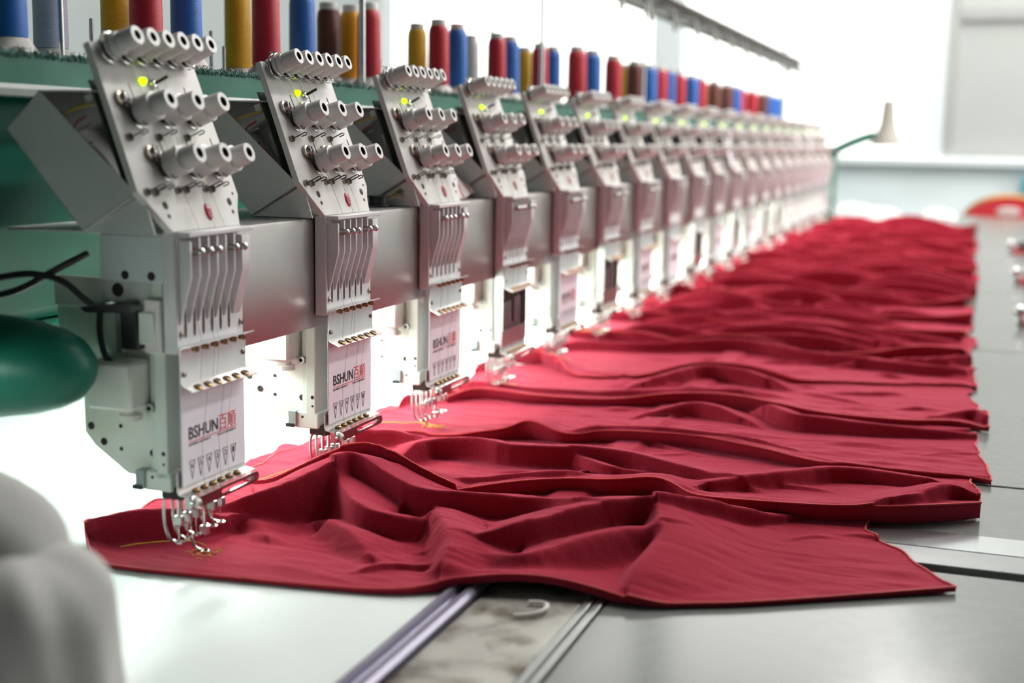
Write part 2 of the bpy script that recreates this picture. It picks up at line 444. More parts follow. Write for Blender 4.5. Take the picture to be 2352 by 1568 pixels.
# ------------------------------------------------------------------ machine beam (green) with end frames and the light under it
bm_ = empty('machine_beam', (0, 0, ZT), 'dark green main beam of the embroidery machine behind the heads', 'machine beam')
prof = [(-.55, .25), (-.215, .25), (-.2, .265)] + [(-.2 - .03 + .03 * math.cos(a), .485 + .03 * math.sin(a)) for a in np.linspace(0, PI / 2, 9)] + [(-.55, .515)]
MB().prism(prof, 1, -.68, 6.62, M_GREEN, True).build('beam_body', bm_)
MB().box((-.5, -.76, 0), (-.26, -.68, .5), M_GREEN, .01).build('end_leg', bm_)
MB().box((-.5, 6.62, 0), (-.1, 6.70, .5), M_GREEN, .01).build('end_leg', bm_)
MB().box((-.06, 6.62, .0), (.015, 6.70, .36), M_GREEN, .01).build('end_post', bm_, label='bright green end post at the far end')
ns = MB()
prof = [(.0005, -.40, M_GREEN), (.060, -.40, M_GREEN), (.0595, -.28, M_GREEN), (.056, -.2, M_GREEN), (.053, -.15, M_GREEN), (.048, -.11, M_GREEN), (.041, -.08, M_GREEN), (.033, -.062, M_GREEN), (.022, -.050, M_GREEN), (.010, -.0445, M_GREEN), (.0005, -.043, M_GREEN)]
ns.lathe((0, -.125, .228), (1, 0, .04), prof, 32)
ns.build('arm_boss', bm_, label='rounded green arm casting under the beam')
MB().box((-.46, -.66, .215), (-.201, .12, .249), M_GREEN, .008).build('beam_foot', bm_)
# grey cover rail that links the needle cases
cr_ = empty('cover_rail', (0, 0, ZT), 'brushed steel cover rail running between the needle cases of all heads', 'cover rail')
line = [(-.175, .3600), (-.002, .3600), (.0015, .3585), (.0030, .355), (.0030, .222), (.0024, .2205)]
MB().sheet(line, 1, .066, 6.42, -.0016, M_BRUSH).build('front_sheet', cr_)
MB().box((-.19, -.064, .3575), (.0030, .0655, .3605), M_GREY, .001).build('top_shelf', cr_)
# thread rack
rk = empty('thread_rack', (0, 0, ZT), 'green felt edged thread rack along the top with steel posts and rail', 'rack')
MB().box((-.56, -.62, .529), (-.164, 6.6, .541), M_RACK, .003).build('rack_board', rk)
MB().box((-.1638, -.62, .507), (-.1585, 6.6, .5405), M_FASC, .0015).build('front_fascia', rk)
MB().sheet([(-.1578, .510), (-.1565, .505), (-.1600, .498), (-.172, .4965)], 1, -.62, 6.6, -.0012, M_LIP).build('front_lip', rk, label='pale glossy metal lip')
fr = MB()
n = 900
n = 2600
pts = [(-.1595 + random.uniform(-.001, .001), -.6 + 7.15 * i / n, .5405 + random.uniform(-.001, .001)) for i in range(n + 1)]
fr.tube(pts, [random.uniform(.0024, .0046) for _ in pts], M_FELT, 5)
for i in range(900):
    y = random.uniform(-.3, 3.2); x = -.159 + random.uniform(-.004, .004)
    fr.tube([(x, y, .540), (x + random.uniform(-.004, .006), y + random.uniform(-.006, .006), .544 + random.uniform(0, .005)), (x + random.uniform(0, .009), y + random.uniform(-.01, .01), .540 + random.uniform(-.004, .008))], .0005, M_FELT if i % 3 else M_FLUFF, 3, False)
fr.build('lint_fringe', rk, kind='stuff', label='fuzzy linty felt edge')
for y in np.arange(-.4, 6.6, .66):
    MB().box((-.40, y, .513), (-.30, y + .05, .530), M_RACK).build('rack_bracket', rk)
for (x, y, rad, top) in ((-.2, .05, .0034, .90), (-.2, .823, .0054, .90), (-.2, 1.787, .0052, .90), (-.26, 1.61, .0035, .90), (-.26, 2.59, .003, .90), (-.2, 2.794, .0055, .90), (-.26, 5.76, .006, .90), (-.26, 6.35, .012, 1.7)):
    pm_ = M_GREY if y > 5 else M_STEEL
    MB().lathe((x, y, 0), (0, 0, 1), [(.0001, .539, pm_), (rad * 1.9, .539, pm_), (rad * 1.9, .544, pm_), (rad, .545, pm_), (rad, top, pm_), (.0001, top, pm_)], 14).build('post', rk)
rl = MB()
rl.box((-.262, -.5, .876), (-.255, 6.95, .930), M_FRAMEG); rl.box((-.262, -.5, .930), (-.215, 6.95, .936), M_FRAMEG)
rl.box((-.262, -.5, .870), (-.225, 6.95, .876), M_FRAMEG)
rl.build('top_rail', rk, label='dark slotted thread rail overhead')
pg = MB()
for y in np.arange(.25, 6.9, .33):
    b_ = MB(); b_.sheet([(-.225, .8760), (-.165, .8730), (-.140, .858), (-.132, .80)], 1, y, y + .03, .007, M_FRAMEG)
    b_.build('rail_bracket', rk)
    for k in range(5): pg.tube([(-.235, y + .04 + .055 * k, .930), (-.235, y + .04 + .055 * k, .938), (-.225, y + .052 + .055 * k, .942), (-.225, y + .06 + .055 * k, .930)], .0045, M_STEEL, 5)
pg.build('rail_pegs', rk, kind='stuff', label='small wire thread pegs')
for (x, y, top) in ((-.3, .237, .605), (-.3, .518, .612), (-.3, .553, .592), (-.3, 1.111, .607), (-.3, 1.191, .604), (-.3, 1.30, .60)):
    MB().lathe((x, y, 0), (0, 0, 1), [(.0001, .54, M_STEEL), (.0026, .54, M_STEEL), (.0026, top, M_STEEL), (.0001, top + .001, M_STEEL)], 10).build('spool_pin', rk)
# work-light tube under the beam
tl = empty('tube_light', (0, 0, ZT), 'long fluorescent tube fitted under the green beam lighting the bed', 'lamp')
for k in range(5):
    y0 = .14 + 1.3 * k
    MB().box((-.335, y0, .2405), (-.285, y0 + 1.26, .2495), M_FRAME, .002).build('housing', tl)
    MB().tube([(-.31, y0 + .03, .226), (-.31, y0 + 1.23, .226)], .011, M_TUBE, 10).build('glass_tube', tl)
    y0 = .07 + 1.29 * k
    MB().box((-.199, y0, .2405), (-.130, y0 + 1.25, .2475), M_FRAME, .002).build('housing', tl)
    MB().tube([(-.152, y0 + .03, .228), (-.152, y0 + 1.22, .228)], .010, M_TUBE, 10).build('glass_tube', tl)

MB().box((-.199, -.64, .2405), (-.130, -.19, .2475), M_FRAME, .002).build('housing', tl)
MB().tube([(-.152, -.62, .228), (-.152, -.21, .228)], .010, M_TUBE_ADDED, 10).build('glass_tube', tl)  # extra dim tube added out of view to light the nearest head

# ------------------------------------------------------------------ embroidery head prototype
TM = .375; TN = math.sqrt(1 + TM * TM)
TF = Matrix(((1 / TN, 0, -TM / TN, .020), (0, 1, 0, 0), (TM / TN, 0, 1 / TN, .363), (0, 0, 0, 1)))   # plate frame: (n, y, s)

def knob_mesh(big=True):
    b = MB(TF)
    if big:
        p = [(.0001, 0, M_STEEL), (.0158, 0, M_STEEL), (.0160, .0022, M_STEEL), (.0128, .0034, M_STEEL), (.0128, .0052, M_DARK), (.0152, .0064, M_PLASTIC), (.0155, .008, M_PLASTIC), (.0151, .0085, M_PLASTIC), (.0147, .0235, M_PLASTIC), (.0150, .0245, M_PLASTIC), (.0146, .0256, M_PLASTIC), (.0122, .0262, M_PLASTIC), (.0122, .0278, M_PLASTIC), (.0121, .0280, M_PLASTIC, 1), (.0110, .0436, M_PLASTIC, 1), (.0104, .0446, M_PLASTIC), (.0056, .0446, M_PLASTIC), (.0050, .0436, M_BORE), (.0046, .038, M_BORE), (.0001, .038, M_SCREW)]
    else:
        p = [(.0001, 0, M_STEEL), (.0118, 0, M_STEEL), (.0118, .003, M_STEEL), (.0085, .004, M_DARK), (.0085, .0075, M_DARK), (.0117, .0085, M_PLASTIC), (.0117, .0195, M_PLASTIC), (.0120, .0205, M_PLASTIC), (.0116, .0216, M_PLASTIC), (.0108, .022, M_PLASTIC), (.0108, .0232, M_PLASTIC, 1), (.0102, .0410, M_PLASTIC, 1), (.0096, .0422, M_PLASTIC), (.0051, .0422, M_PLASTIC), (.0047, .0412, M_BORE), (.0043, .036, M_BORE), (.0001, .036, M_SCREW)]
    b.lathe((0, 0, 0), (1, 0, 0), p, 40 if big else 36, .00045)
    return b.mesh('tension_knob')

def text_mesh(body, size, m, ext=.00015, sx=1.0, bold=0.0):
    cu = bpy.data.curves.new('t', 'FONT'); cu.body = body; cu.size = size; cu.extrude = ext; cu.resolution_u = 3; cu.offset = bold
    o = bpy.data.objects.new('t', cu); COL.objects.link(o)
    dg = bpy.context.evaluated_depsgraph_get(); dg.update()
    me = bpy.data.meshes.new_from_object(o.evaluated_get(dg))
    bpy.data.objects.remove(o)
    n = len(me.vertices); a = np.empty(n * 3); me.vertices.foreach_get('co', a); a = a.reshape(-1, 3)
    fs = [list(p.vertices) for p in me.polygons]
    bpy.data.meshes.remove(me)
    return a, fs, m
def fit_text(mb, body, m, y0, y1, z0, z1, x, bold=0.0, slope=0.0):
    a, fs, m = text_mesh(body, 1.0, m, bold=bold)
    if len(a) == 0: return
    mn = a.min(0); mx = a.max(0)
    y = y0 + (a[:, 0] - mn[0]) / (mx[0] - mn[0]) * (y1 - y0)
    z = z0 + (a[:, 1] - mn[1]) / (mx[1] - mn[1]) * (z1 - z0)
    xx = x + (a[:, 2] - mn[2]) / max(1e-9, mx[2] - mn[2]) * .0003
    mb.add(np.stack([xx, y, z], 1).tolist(), fs, m)

NY = [-.0468 + .0163 * i for i in range(6)]     # needle positions along the case

def make_head():
    root = empty('embroidery_head', (0, 0, ZT))
    # ---- tension plate
    b = MB(TF)
    b.prism([(-.100, .2), (-.088, .2), (-.088, .197), (.075, .197), (.077, .034), (.0665, .018), (.060, .0), (-.068, 0), (-.078, .012), (-.104, .045)], 0, -.0075, 0, M_PLATE)
    pl = b.build('tension_plate', root)
    bk = knob_mesh(True); sk = knob_mesh(False)
    def knob(me, y, s):
        o = link('tension_knob', me, pl); o.location = TF.to_3x3() @ Vector((0, y, s))
    for i in range(6): knob(sk, -.079 + .0267 * i, .192)
    for i in range(3): knob(bk, -.0625 + .049 * i, .1255)
    for y in (-.0435, .005, .053): knob(bk, y, .0685)
    # chrome clips round the small knobs
    c = MB(TF)
    arc = [(.013 + .002 * math.sin(a), .0135 * math.cos(a), .0135 * math.sin(a)) for a in np.linspace(math.radians(80), math.radians(285), 14)]
    c.tube([(.004, .004, .020)] + arc, .0011, M_STEEL, 6)
    arc2 = [(p[0] - .006, p[1] * 1.1, p[2] * 1.1) for p in arc]
    c.tube(arc2, .0011, M_STEEL, 6)
    c.add([(.006, -.004, -.010), (.006, .006, -.011), (.010, .013, -.016), (.009, .004, -.015), (.0048, -.004, -.010), (.0048, .006, -.011), (.0088, .013, -.016), (.0078, .004, -.015)], [(0, 1, 2, 3), (4, 5, 6, 7), (0, 1, 5, 4), (1, 2, 6, 5), (2, 3, 7, 6), (3, 0, 4, 7)], M_STEEL)
    cm = c.mesh('thread_clip')
    for i in range(6):
        o = link('thread_clip', cm, pl); o.location = TF.to_3x3() @ Vector((0, -.079 + .0267 * i, .192))
    # check spring: screw with a lever and a wire loop
    c = MB(TF)
    c.lathe((0, 0, 0), (1, 0, 0), [(.0001, 0, M_SCREW), (.0088, 0, M_SCREW), (.0088, .0045, M_SCREW), (.0062, .0052, M_SCREW), (.0060, .0075, M_SCREW), (.0042, .0095, M_STEEL), (.0001, .0100, M_STEEL)], 16)
    c.box((.0095, -.0007, -.0040), (.0104, .0007, .0040), M_BORE)
    c.add([(.004, -.004, -.006), (.004, .004, -.006), (.004, .011, -.024), (.004, .007, -.026), (.006, -.004, -.006), (.006, .004, -.006), (.006, .011, -.024), (.006, .007, -.026)], [(0, 1, 2, 3), (4, 5, 6, 7), (0, 1, 5, 4), (1, 2, 6, 5), (2, 3, 7, 6), (3, 0, 4, 7)], M_DARK)
    c.tube(smooth_path([(.011, .006, .013), (.011, .0075, -.008), (.011, .009, -.026), (.0115, .0115, -.031), (.012, .014, -.028), (.011, .0125, -.012), (.006, .009, -.003)], 4), .00055, M_DARK, 5)
    cm = c.mesh('check_spring')
    for (y, s) in [(-.0625 + .049 * i - .0185, .1405) for i in range(3)] + [(y - .0185, .083) for y in (-.0435, .005, .053)]:
        o = link('check_spring', cm, pl); o.location = TF.to_3x3() @ Vector((0, y, s))
    # wire thread hooks
    c = MB(TF)
    c.lathe((0, 0, 0), (1, 0, 0), [(.0001, 0, M_SCREW), (.0042, 0, M_SCREW), (.0042, .003, M_SCREW), (.0024, .0045, M_DARK), (.0001, .005, M_DARK)], 10)
    c.tube([(.004, 0, 0), (.010, .003, .001), (.018, .0055, .0025), (.0195, .007, .001), (.018, .0075, -.0005), (.012, .0055, -.001)], .0008, M_DARK, 5)
    cm = c.mesh('thread_hook')
    for (y, s) in [(-.088, .1), (-.038, .1), (.0135, .1), (-.090, .043), (-.076, .042), (-.036, .043), (-.021, .043), (.0155, .043), (.0275, .042)]:
        o = link('thread_hook', cm, pl); o.location = TF.to_3x3() @ Vector((0, y, s))
    # lamp, toggle, badge, holes
    MB(TF).sphere((.001, -.034, .161), .0043, M_LED, 14, 8, (1.3, 1, 1)).build('indicator_lamp', pl, label='lit yellow green lamp')
    c = MB(TF); c.lathe((0, -.0165, .1585), (1, 0, 0), [(.0001, 0, M_SHEET), (.0058, 0, M_SHEET), (.0052, .004, M_STEEL), (.0036, .005, M_STEEL), (.0001, .005, M_STEEL)], 12)
    c.tube([(.004, -.0165, .1585), (.019, -.013, .161)], .0018, M_BLACK, 8); c.build('toggle_switch', pl)
    c = MB(TF)
    c.sphere((0, .007, .0175), 1, M_RED, 18, 10, (.0028, .0058, .0098))
    for k in range(4):
        s0 = .0235 - .004 * k
        c.tube([(.0030 - abs(s0 - .0175) * .09, .0052, s0), (.0032 - abs(s0 - .0175) * .09, .0075, s0 + .0008), (.0029 - abs(s0 - .0175) * .09, .0095, s0 - .0012)], .00045, M_SILVER, 4)
    c.build('badge', pl, label='domed red oval badge')
    for (y, s, r) in ((-.066, .028, .0042), (-.0655, .0165, .0024), (.055, .027, .0042), (.0555, .0155, .0022), (.067, .036, .0016)):
        MB(TF).lathe((0, y, s), (1, 0, 0), [(.0001, .0003, M_BORE), (r, .0003, M_BORE), (r * 1.08, .0001, M_BORE), (r * 1.08, -.001, M_BORE)], 14).build('mounting_hole', pl)
    # ---- grey cover behind the plate with wiring
    A, B_, C_, D_ = (-.155, .464), (-.113, .502), (-.001, .402), (-.066, .3625)
    cv = MB()
    cv.prism([A, B_, C_, D_], 1, -.099, -.0975, M_GREY); cv.prism([A, B_, C_, D_], 1, .070, .0715, M_GREY)
    cv.sheet([B_, A, D_, C_], 1, -.099, .0715, .0015, M_GREY)
    cv.box((-.115, -.099, .5015), (-.048, .0715, .503), M_GREY)
    cvo = cv.build('rear_cover', root)
    c = MB(TF); c.box((-.026, -.085, .05), (-.024, .062, .17), mat('circuit_green', (.05, .07, .05), .6, var=.3, scale=80)); c.box((-.036, -.07, .09), (-.026, -.045, .12), M_WIRE['white']); c.box((-.034, -.088, .145), (-.026, -.066, .156), M_WIRE['white']); c.build('circuit_board', cvo)
    for (cl, pts, r) in (('red', [(-.060, -.094, .478), (-.075, -.094, .465), (-.045, -.094, .44), (-.022, -.094, .415), (-.012, -.092, .405)], .0011),
                         ('yellow', [(-.055, -.09, .49), (-.085, -.094, .48), (-.092, -.094, .462), (-.072, -.094, .444), (-.052, -.094, .425)], .0015),
                         ('green', [(-.058, -.09, .452), (-.075, -.09, .44), (-.06, -.092, .42), (-.034, -.092, .395)], .0011),
                         ('black', [(-.070, -.085, .45), (-.055, -.088, .432), (-.036, -.09, .408), (-.026, -.09, .39)], .002),
                         ('white', [(-.065, -.08, .47), (-.088, -.085, .455), (-.07, -.088, .43)], .001)):
        MB().tube(smooth_path(pts, 5), r, M_WIRE[cl], 6).build('wire', cvo)
    MB().prism([(-.068, .361), (.016, .361), (.003, .401)], 1, -.093, -.0915, M_GREY).build('cover_gusset', root)
    # ---- needle case with thread guides
    b = MB(); b.box((.0042, -.066, .236), (.020, .064, .3628), M_CASE, .0012)
    cs = b.build('needle_case', root)
    MB().box((.020, -.064, .3575), (.0365, .0605, .3625), M_CASE, .0008).build('top_flange', cs)
    rib = [(.0195, .357), (.0335, .357), (.0345, .3555), (.0345, .316), (.0335, .313), (.0215, .268), (.0195, .266)]
    rib0 = [(.0195, .353), (.0335, .353), (.0345, .3515), (.0345, .316), (.0335, .313), (.0215, .268), (.0195, .266)]
    for i in range(7):
        y = -.0605 + .0168 * i
        if i < 6: MB().prism(rib0 if i == 0 else rib, 1, y, y + .0030, M_CASE).build('guide_rib', cs)
        else: MB().prism(rib0, 1, y, y + .0155, M_CASE).build('guide_rib', cs)
    for i in range(6):
        y = -.0505 + .0168 * i
        MB().prism([(y - .0006, .284), (y + .0018, .284), (y + .0030, .262), (y + .0026, .254), (y + .0006, .251), (y - .0014, .254), (y - .0018, .262)], 0, .0192, .02015, M_BORE).build('thread_slot', cs)
        if i != 3:
            MB().lathe((.0195, y, .342), (1, 0, 0), [(.0001, 0, M_SCREW), (.0036, 0, M_SCREW), (.0036, .021, M_SCREW), (.0042, .0215, M_STEEL), (.0042, .0235, M_STEEL), (.0028, .0252, M_STEEL), (.0001, .026, M_STEEL)], 12).build('take_up_lever', cs)
    for (y, z, r) in ((-.057, .2565, .0042), (.0585, .256, .0042), (-.056, .302, .003)):
        c = MB().lathe((.0196, y, z), (1, 0, 0), [(.0001, 0, M_SCREW), (r, 0, M_SCREW), (r, .0018, M_SCREW), (r * .6, .0028, M_SCREW), (.0001, .003, M_SCREW)], 12)
        c.box((.0222, y - .0004, z - r * .8), (.0227, y + .0004, z + r * .8), M_BORE); c.build('case_screw', cs)
    # ---- bent thread bracket with eyelets
    b = MB(); b.sheet([(.0335, .2445), (.0245, .2425), (.0225, .240), (.0222, .207), (.0240, .2035), (.0375, .1975)], 1, -.0645, .0645, -.0011, M_SHEET)
    tbk = b.build('thread_bracket', root)
    for i in range(6):
        MB().lathe((.0290, -.047 + .0185 * i, .2385), (.2, 0, 1), [(.0001, 0, M_BRONZE), (.0042, 0, M_BRONZE), (.0042, .0042, M_BRONZE), (.0001, .0044, M_BRONZE)], 10).build('thread_eyelet', tbk)
        MB().lathe((.0315, -.047 + .0185 * i, .1985), (.4, 0, 1), [(.0052, 0, M_BRONZE), (.0052, .0030, M_BRONZE), (.0036, .0040, M_BRONZE), (.0018, .0036, M_BORE), (.0001, .0030, M_BORE)], 10).build('thread_eyelet', tbk)
    for (y, z) in ((-.0585, .215), (.0585, .222)):
        MB().lathe((.0225, y, z), (1, 0, 0), [(.0001, 0, M_SCREW), (.0032, 0, M_SCREW), (.0032, .0014, M_SCREW), (.0001, .0022, M_SCREW)], 10).build('bracket_screw', tbk)
    # ---- lower bracket
    b = MB(); b.sheet([(.0185, .112), (.0185, .092), (.0200, .0885), (.0330, .0865)], 1, -.0695, .0645, -.0011, M_SHEET)
    lb = b.build('lower_bracket', root)
    for i in range(6):
        MB().lathe((.0265, NY[i], .0872), (0, 0, 1), [(.0045, 0, M_BRONZE), (.0045, .0028, M_BRONZE), (.003, .0036, M_BRONZE), (.0001, .003, M_BORE)], 8).build('thread_eyelet', lb)
    # ---- slotted chrome bar with its screw
    b = MB()
    x0, x1 = .0345, .0375; zc = .0795; h = .0058
    def ring(hh, ya, yb, n=6):
        return [(ya + hh * math.cos(a), zc + hh * math.sin(a)) for a in np.linspace(PI / 2, 1.5 * PI, n)] + [(yb + hh * math.cos(a), zc + hh * math.sin(a)) for a in np.linspace(-PI / 2, PI / 2, n)]
    o_, i_ = ring(h, -.066, .058), ring(h * .46, -.012, .050)
    n = len(o_)
    vs = [(x, *p) for x in (x0, x1) for p in o_] + [(x, *p) for x in (x0, x1) for p in i_]
    fs = []
    for k in range(n):
        j = (k + 1) % n
        fs += [[k, j, n + j, n + k], [2 * n + k, 2 * n + j, 3 * n + j, 3 * n + k], [k, j, 2 * n + j, 2 * n + k], [n + k, n + j, 3 * n + j, 3 * n + k]]
    b.add(vs, fs, M_STEEL)
    b.box((.028, .052, .0765), (.0345, .060, .0825), M_STEEL)
    br = b.build('thread_catch_bar', root, label='slotted chrome bar')
    c = MB().lathe((.0370, -.062, zc), (1, 0, 0), [(.0001, 0, M_IVORY), (.0055, 0, M_IVORY), (.0055, .002, M_IVORY), (.0035, .0036, M_IVORY), (.0001, .004, M_IVORY)], 14)
    c.box((.0402, -.0648, zc - .0006), (.0412, -.0592, zc + .0006), M_BORE); c.box((.0402, -.0626, zc - .0028), (.0412, -.0614, zc + .0028), M_BORE)
    c.build('bar_screw', br)
    MB().box((.026, -.0695, .073), (.0345, -.0565, .087), M_STEEL, .001).build('bar_clamp', br)
    # ---- needle bars, presser feet
    MB().box((-.012, -.055, .0775), (.014, .044, .0905), M_DARK, .0015).build('foot_carrier', root)
    for i, y in enumerate(NY):
        act = (i == 3); dz = -.024 if act else 0.0
        b = MB()
        z0 = .005 if act else .029
        b.tube(smooth_path([(.002, y, .0775), (-.008, y, .0785 + dz * .2), (-.0135, y, .072 + dz * .3), (-.0145, y, .056 + dz * .7), (-.012, y, z0 + .012), (-.0085, y, z0 + .003), (-.003, y, z0 + .0004), (.0005, y, z0)], 4), .0018, M_STEEL, 7)
        b.tube([(.0048 + .0042 * math.cos(a), y + .0042 * math.sin(a), z0) for a in np.linspace(0, 2 * PI, 13)[:-1]], .0013, M_STEEL, 6, closed=True)
        b.build('presser_foot', root)
        b = MB()
        b.tube([(.004, y, .092), (.004, y, .054 + dz)], .0021, M_STEEL, 8)
        b.box((-.001, y - .0035, .048 + dz), (.009, y + .0035, .058 + dz), M_SHEET, .0008)
        b.tube([(.004, y, .049 + dz), (.004, y, .030 + dz), (.0043, y, (.033 if not act else .004))], [.0009, .0008, .0004], M_STEEL, 6)
        b.build('needle', root)
    # ---- column, arm, motor block
    b = MB(); b.box((-.014, -.060, .100), (.0006, .058, .3545), M_PALE, .0015)
    b.box((-.030, -.060, .0865), (.004, -.012, .108), M_PALE, .0015); b.box((-.021, -.056, .108), (-.0135, .05, .235), M_PALE, .001)
    cl = b.build('arm_column', root)
    for (x, z, r) in ((-.004, .128, .0024), (-.004, .1165, .0015), (-.0185, .1015, .0017)):
        MB().lathe((x, -.0601, z), (0, -1, 0), [(.0001, .0002, M_BORE), (r, .0002, M_BORE), (r * 1.1, -.001, M_BORE)], 12).build('mounting_hole', cl)
    b = MB(); b.box((-.037, -.064, .0895), (-.0265, -.05, .1085), mat('grey_sensor', (.32, .36, .36), .5)); b.box((-.040, -.066, .088), (-.0285, -.056, .0925), M_BLACK); b.build('thread_sensor', root)
    b = MB(); b.prism([(-.0145, .235), (-.112, .235), (-.112, .140), (-.100, .126), (-.058, .098), (-.0145, .098)], 1, -.046, .046, M_IVORY)
    ab = b.build('arm_casting', root)
    for (x, z, r) in ((-.104, .147, .0042), (-.088, .131, .0042), (-.066, .150, .0022), (-.066, .125, .0022), (-.026, .124, .0042)):
        c = MB().lathe((x, -.0458, z), (0, -1, 0), [(.0001, 0, M_SHEET), (r, 0, M_SHEET), (r, .0012, M_SHEET), (r * .55, .0013, M_BORE), (.0001, .0008, M_BORE)], 12)
        c.build('casting_screw', ab)
    b = MB(); b.box((-.080, -.086, .176), (-.024, -.046, .226), M_IVORY, .003)
    mbk = b.build('motor_block', root)
    MB().lathe((-.038, -.068, .164), (0, 0, 1), [(.0001, 0, M_TUBEW), (.0125, 0, M_TUBEW, 1), (.0125, .0055, M_TUBEW, 1), (.0075, .0058, M_TUBEW), (.0075, .0125, M_TUBEW)], 36, .0006).build('knurled_wheel', mbk)
    MB().lathe((-.019, -.050, .176), (0, -1, 0), [(.0001, 0, M_BLACK), (.0052, 0, M_BLACK), (.0052, .012, M_EDGE), (.0024, .0122, M_EDGE), (.002, .009, M_BORE), (.0001, .009, M_BORE)], 14).build('socket_screw', mbk)
    return root

def make_card(root):
    cd = MB().box((.0203, -.065, .0945), (.0221, .061, .2355), M_CARD, .0008).build('name_card', root)
    x = .02215
    b = MB(); fit_text(b, 'BSHUN', M_INKB, -.052, .0045, .1435, .1570, x, bold=.012); b.build('lettering', cd)
    b = MB(); fit_text(b, '\u767e\u9806', M_INKR, .0065, .041, .1418, .1592, x, bold=-.004)
    b.box((x, -.051, .1404), (x + .0003, .041, .1413), M_INKR); b.build('lettering', cd, label='red characters and underline')
    b = MB(); fit_text(b, 'EMBROIDERY', M_INKB, -.052, -.010, .1368, .1390, x); fit_text(b, 'MACHINERY', M_INKB, .003, .041, .1368, .1390, x); b.build('lettering', cd)
    for i in range(6):
        y = NY[i]; b = MB()
        tri = [(y - .0052, .1205), (y + .0052, .1205), (y, .1005)]
        for k in range(3):
            p, q = np.array(tri[k]), np.array(tri[(k + 1) % 3]); d = (q - p) / np.linalg.norm(q - p); nn = np.array([-d[1], d[0]]) * .00032
            b.prism([tuple(p + nn), tuple(q + nn), tuple(q - nn), tuple(p - nn)], 0, x, x + .00025, M_INKB)
        fit_text(b, str(6 - i), M_INKB, y - .0015, y + .0015, .1125, .1185, x)
        b.build('number_mark', cd)
    return cd

def make_open_bars(root):
    b = MB(); b.box((.0035, -.062, .108), (.0050, .060, .238), M_DARK); b.box((.005, -.0655, .104), (.0205, -.0640, .238), M_SHEET); b.box((.005, .0605, .104), (.0205, .062, .238), M_SHEET)
    b.box((.0192, -.069, .100), (.0206, .0635, .128), M_SHEET)
    fb = b.build('bar_frame', root)
    for i, y in enumerate(NY):
        z1 = .176 if i != 3 else .136
        if i > 3: z1 = .181
        MB().lathe((.014, y, .112), (0, 0, 1), [(.0001, 0, M_STEEL), (.0023, 0, M_STEEL), (.0023, z1 - .114, M_STEEL), (.0030, z1 - .1135, M_STEEL), (.0030, z1 - .112, M_STEEL), (.0001, z1 - .1115, M_STEEL)], 10).build('needle_bar', fb)
        MB().tube([(.011 + .0026 * math.cos(a), y + .0026 * math.sin(a), .178 + .0009 * a) for a in np.linspace(0, 20 * PI, 150)], .0005, M_SCREW, 4, False).build('bar_spring', fb)

def make_threads(root):
    def on_plate(y, s, n=.0035): return tuple(TF @ Vector((n, y, s)))
    for (cl, ya, yb, yc, yd, ye) in (('red', -.052, -.035, -.034, -.020, NY[1]), ('blue', -.025, -.012, -.003, .004, NY[3]), ('yellow', .0, .012, .016, .012, NY[4])):
        pts = [on_plate(ya, .180), on_plate(yb, .10, .004), on_plate(yc, .043, .005), on_plate(yc + .008, .002), (.0245, yd, .335), (.0225, yd - .012, .266), (.0285, yd - .012, .244), (.0265, yd - .014, .205), (.0305, ye + .004, .199), (.0245, ye, .135), (.0262, ye, .089)]
        MB().tube(pts, .0002, M_FINE[cl], 4, False).build('thread', root, label='fine ' + cl + ' thread')

proto = make_head()
card = make_card(proto)
make_threads(proto)

def children(o): return [c for c in bpy.data.objects if c.parent == o]
KIDS = {}
def index_kids():
    KIDS.clear()
    for o in bpy.data.objects:
        if o.parent: KIDS.setdefault(o.parent.name, []).append(o)
def copy_tree(o, parent=None, skip=()):
    c = o.copy(); COL.objects.link(c)
    if parent: c.parent = parent
    for ch in KIDS.get(o.name, []):
        base = ch.name.split('.')[0]
        if base not in skip: copy_tree(ch, c, skip)
    return c
index_kids()
ORD = ['nearest the camera', 'second from the camera', 'third from the camera', 'fourth from the camera', 'fifth from the camera', 'sixth from the camera', 'seventh from the camera', 'eighth from the camera', 'ninth from the camera', 'tenth from the camera', 'eleventh from the camera', 'twelfth from the camera', 'thirteenth from the camera', 'fourteenth from the camera', 'fifteenth from the camera', 'sixteenth from the camera', 'seventeenth from the camera', 'fourth from the far end', 'third from the far end' , 'second from the far end', 'last at the far end']
ORD = ORD[:17] + ['third from the far end', 'second from the far end', 'last at the far end']
OPEN = {3, 5, 8, 10, 12, 13}
TINY = ('thread', 'mounting_hole', 'thread_eyelet', 'case_screw', 'bracket_screw', 'thread_slot', 'number_mark', 'wire', 'casting_screw', 'socket_screw', 'bar_spring')
heads = []
for k in range(NH):
    op = k in OPEN
    skip = (() if k < 7 else TINY) + (('name_card', 'lettering', 'number_mark') if op else ())
    h = proto if k == 0 else copy_tree(proto, None, skip)
    h.location = (0, S * k, ZT)
    if op: make_open_bars(h)
    what = 'grey embroidery head with open front showing bare needle bars, ' if op else 'grey embroidery head with white printed card on its front, '
    tag(h, what + ORD[k], 'embroidery head', 'row of embroidery heads')
    heads.append(h)
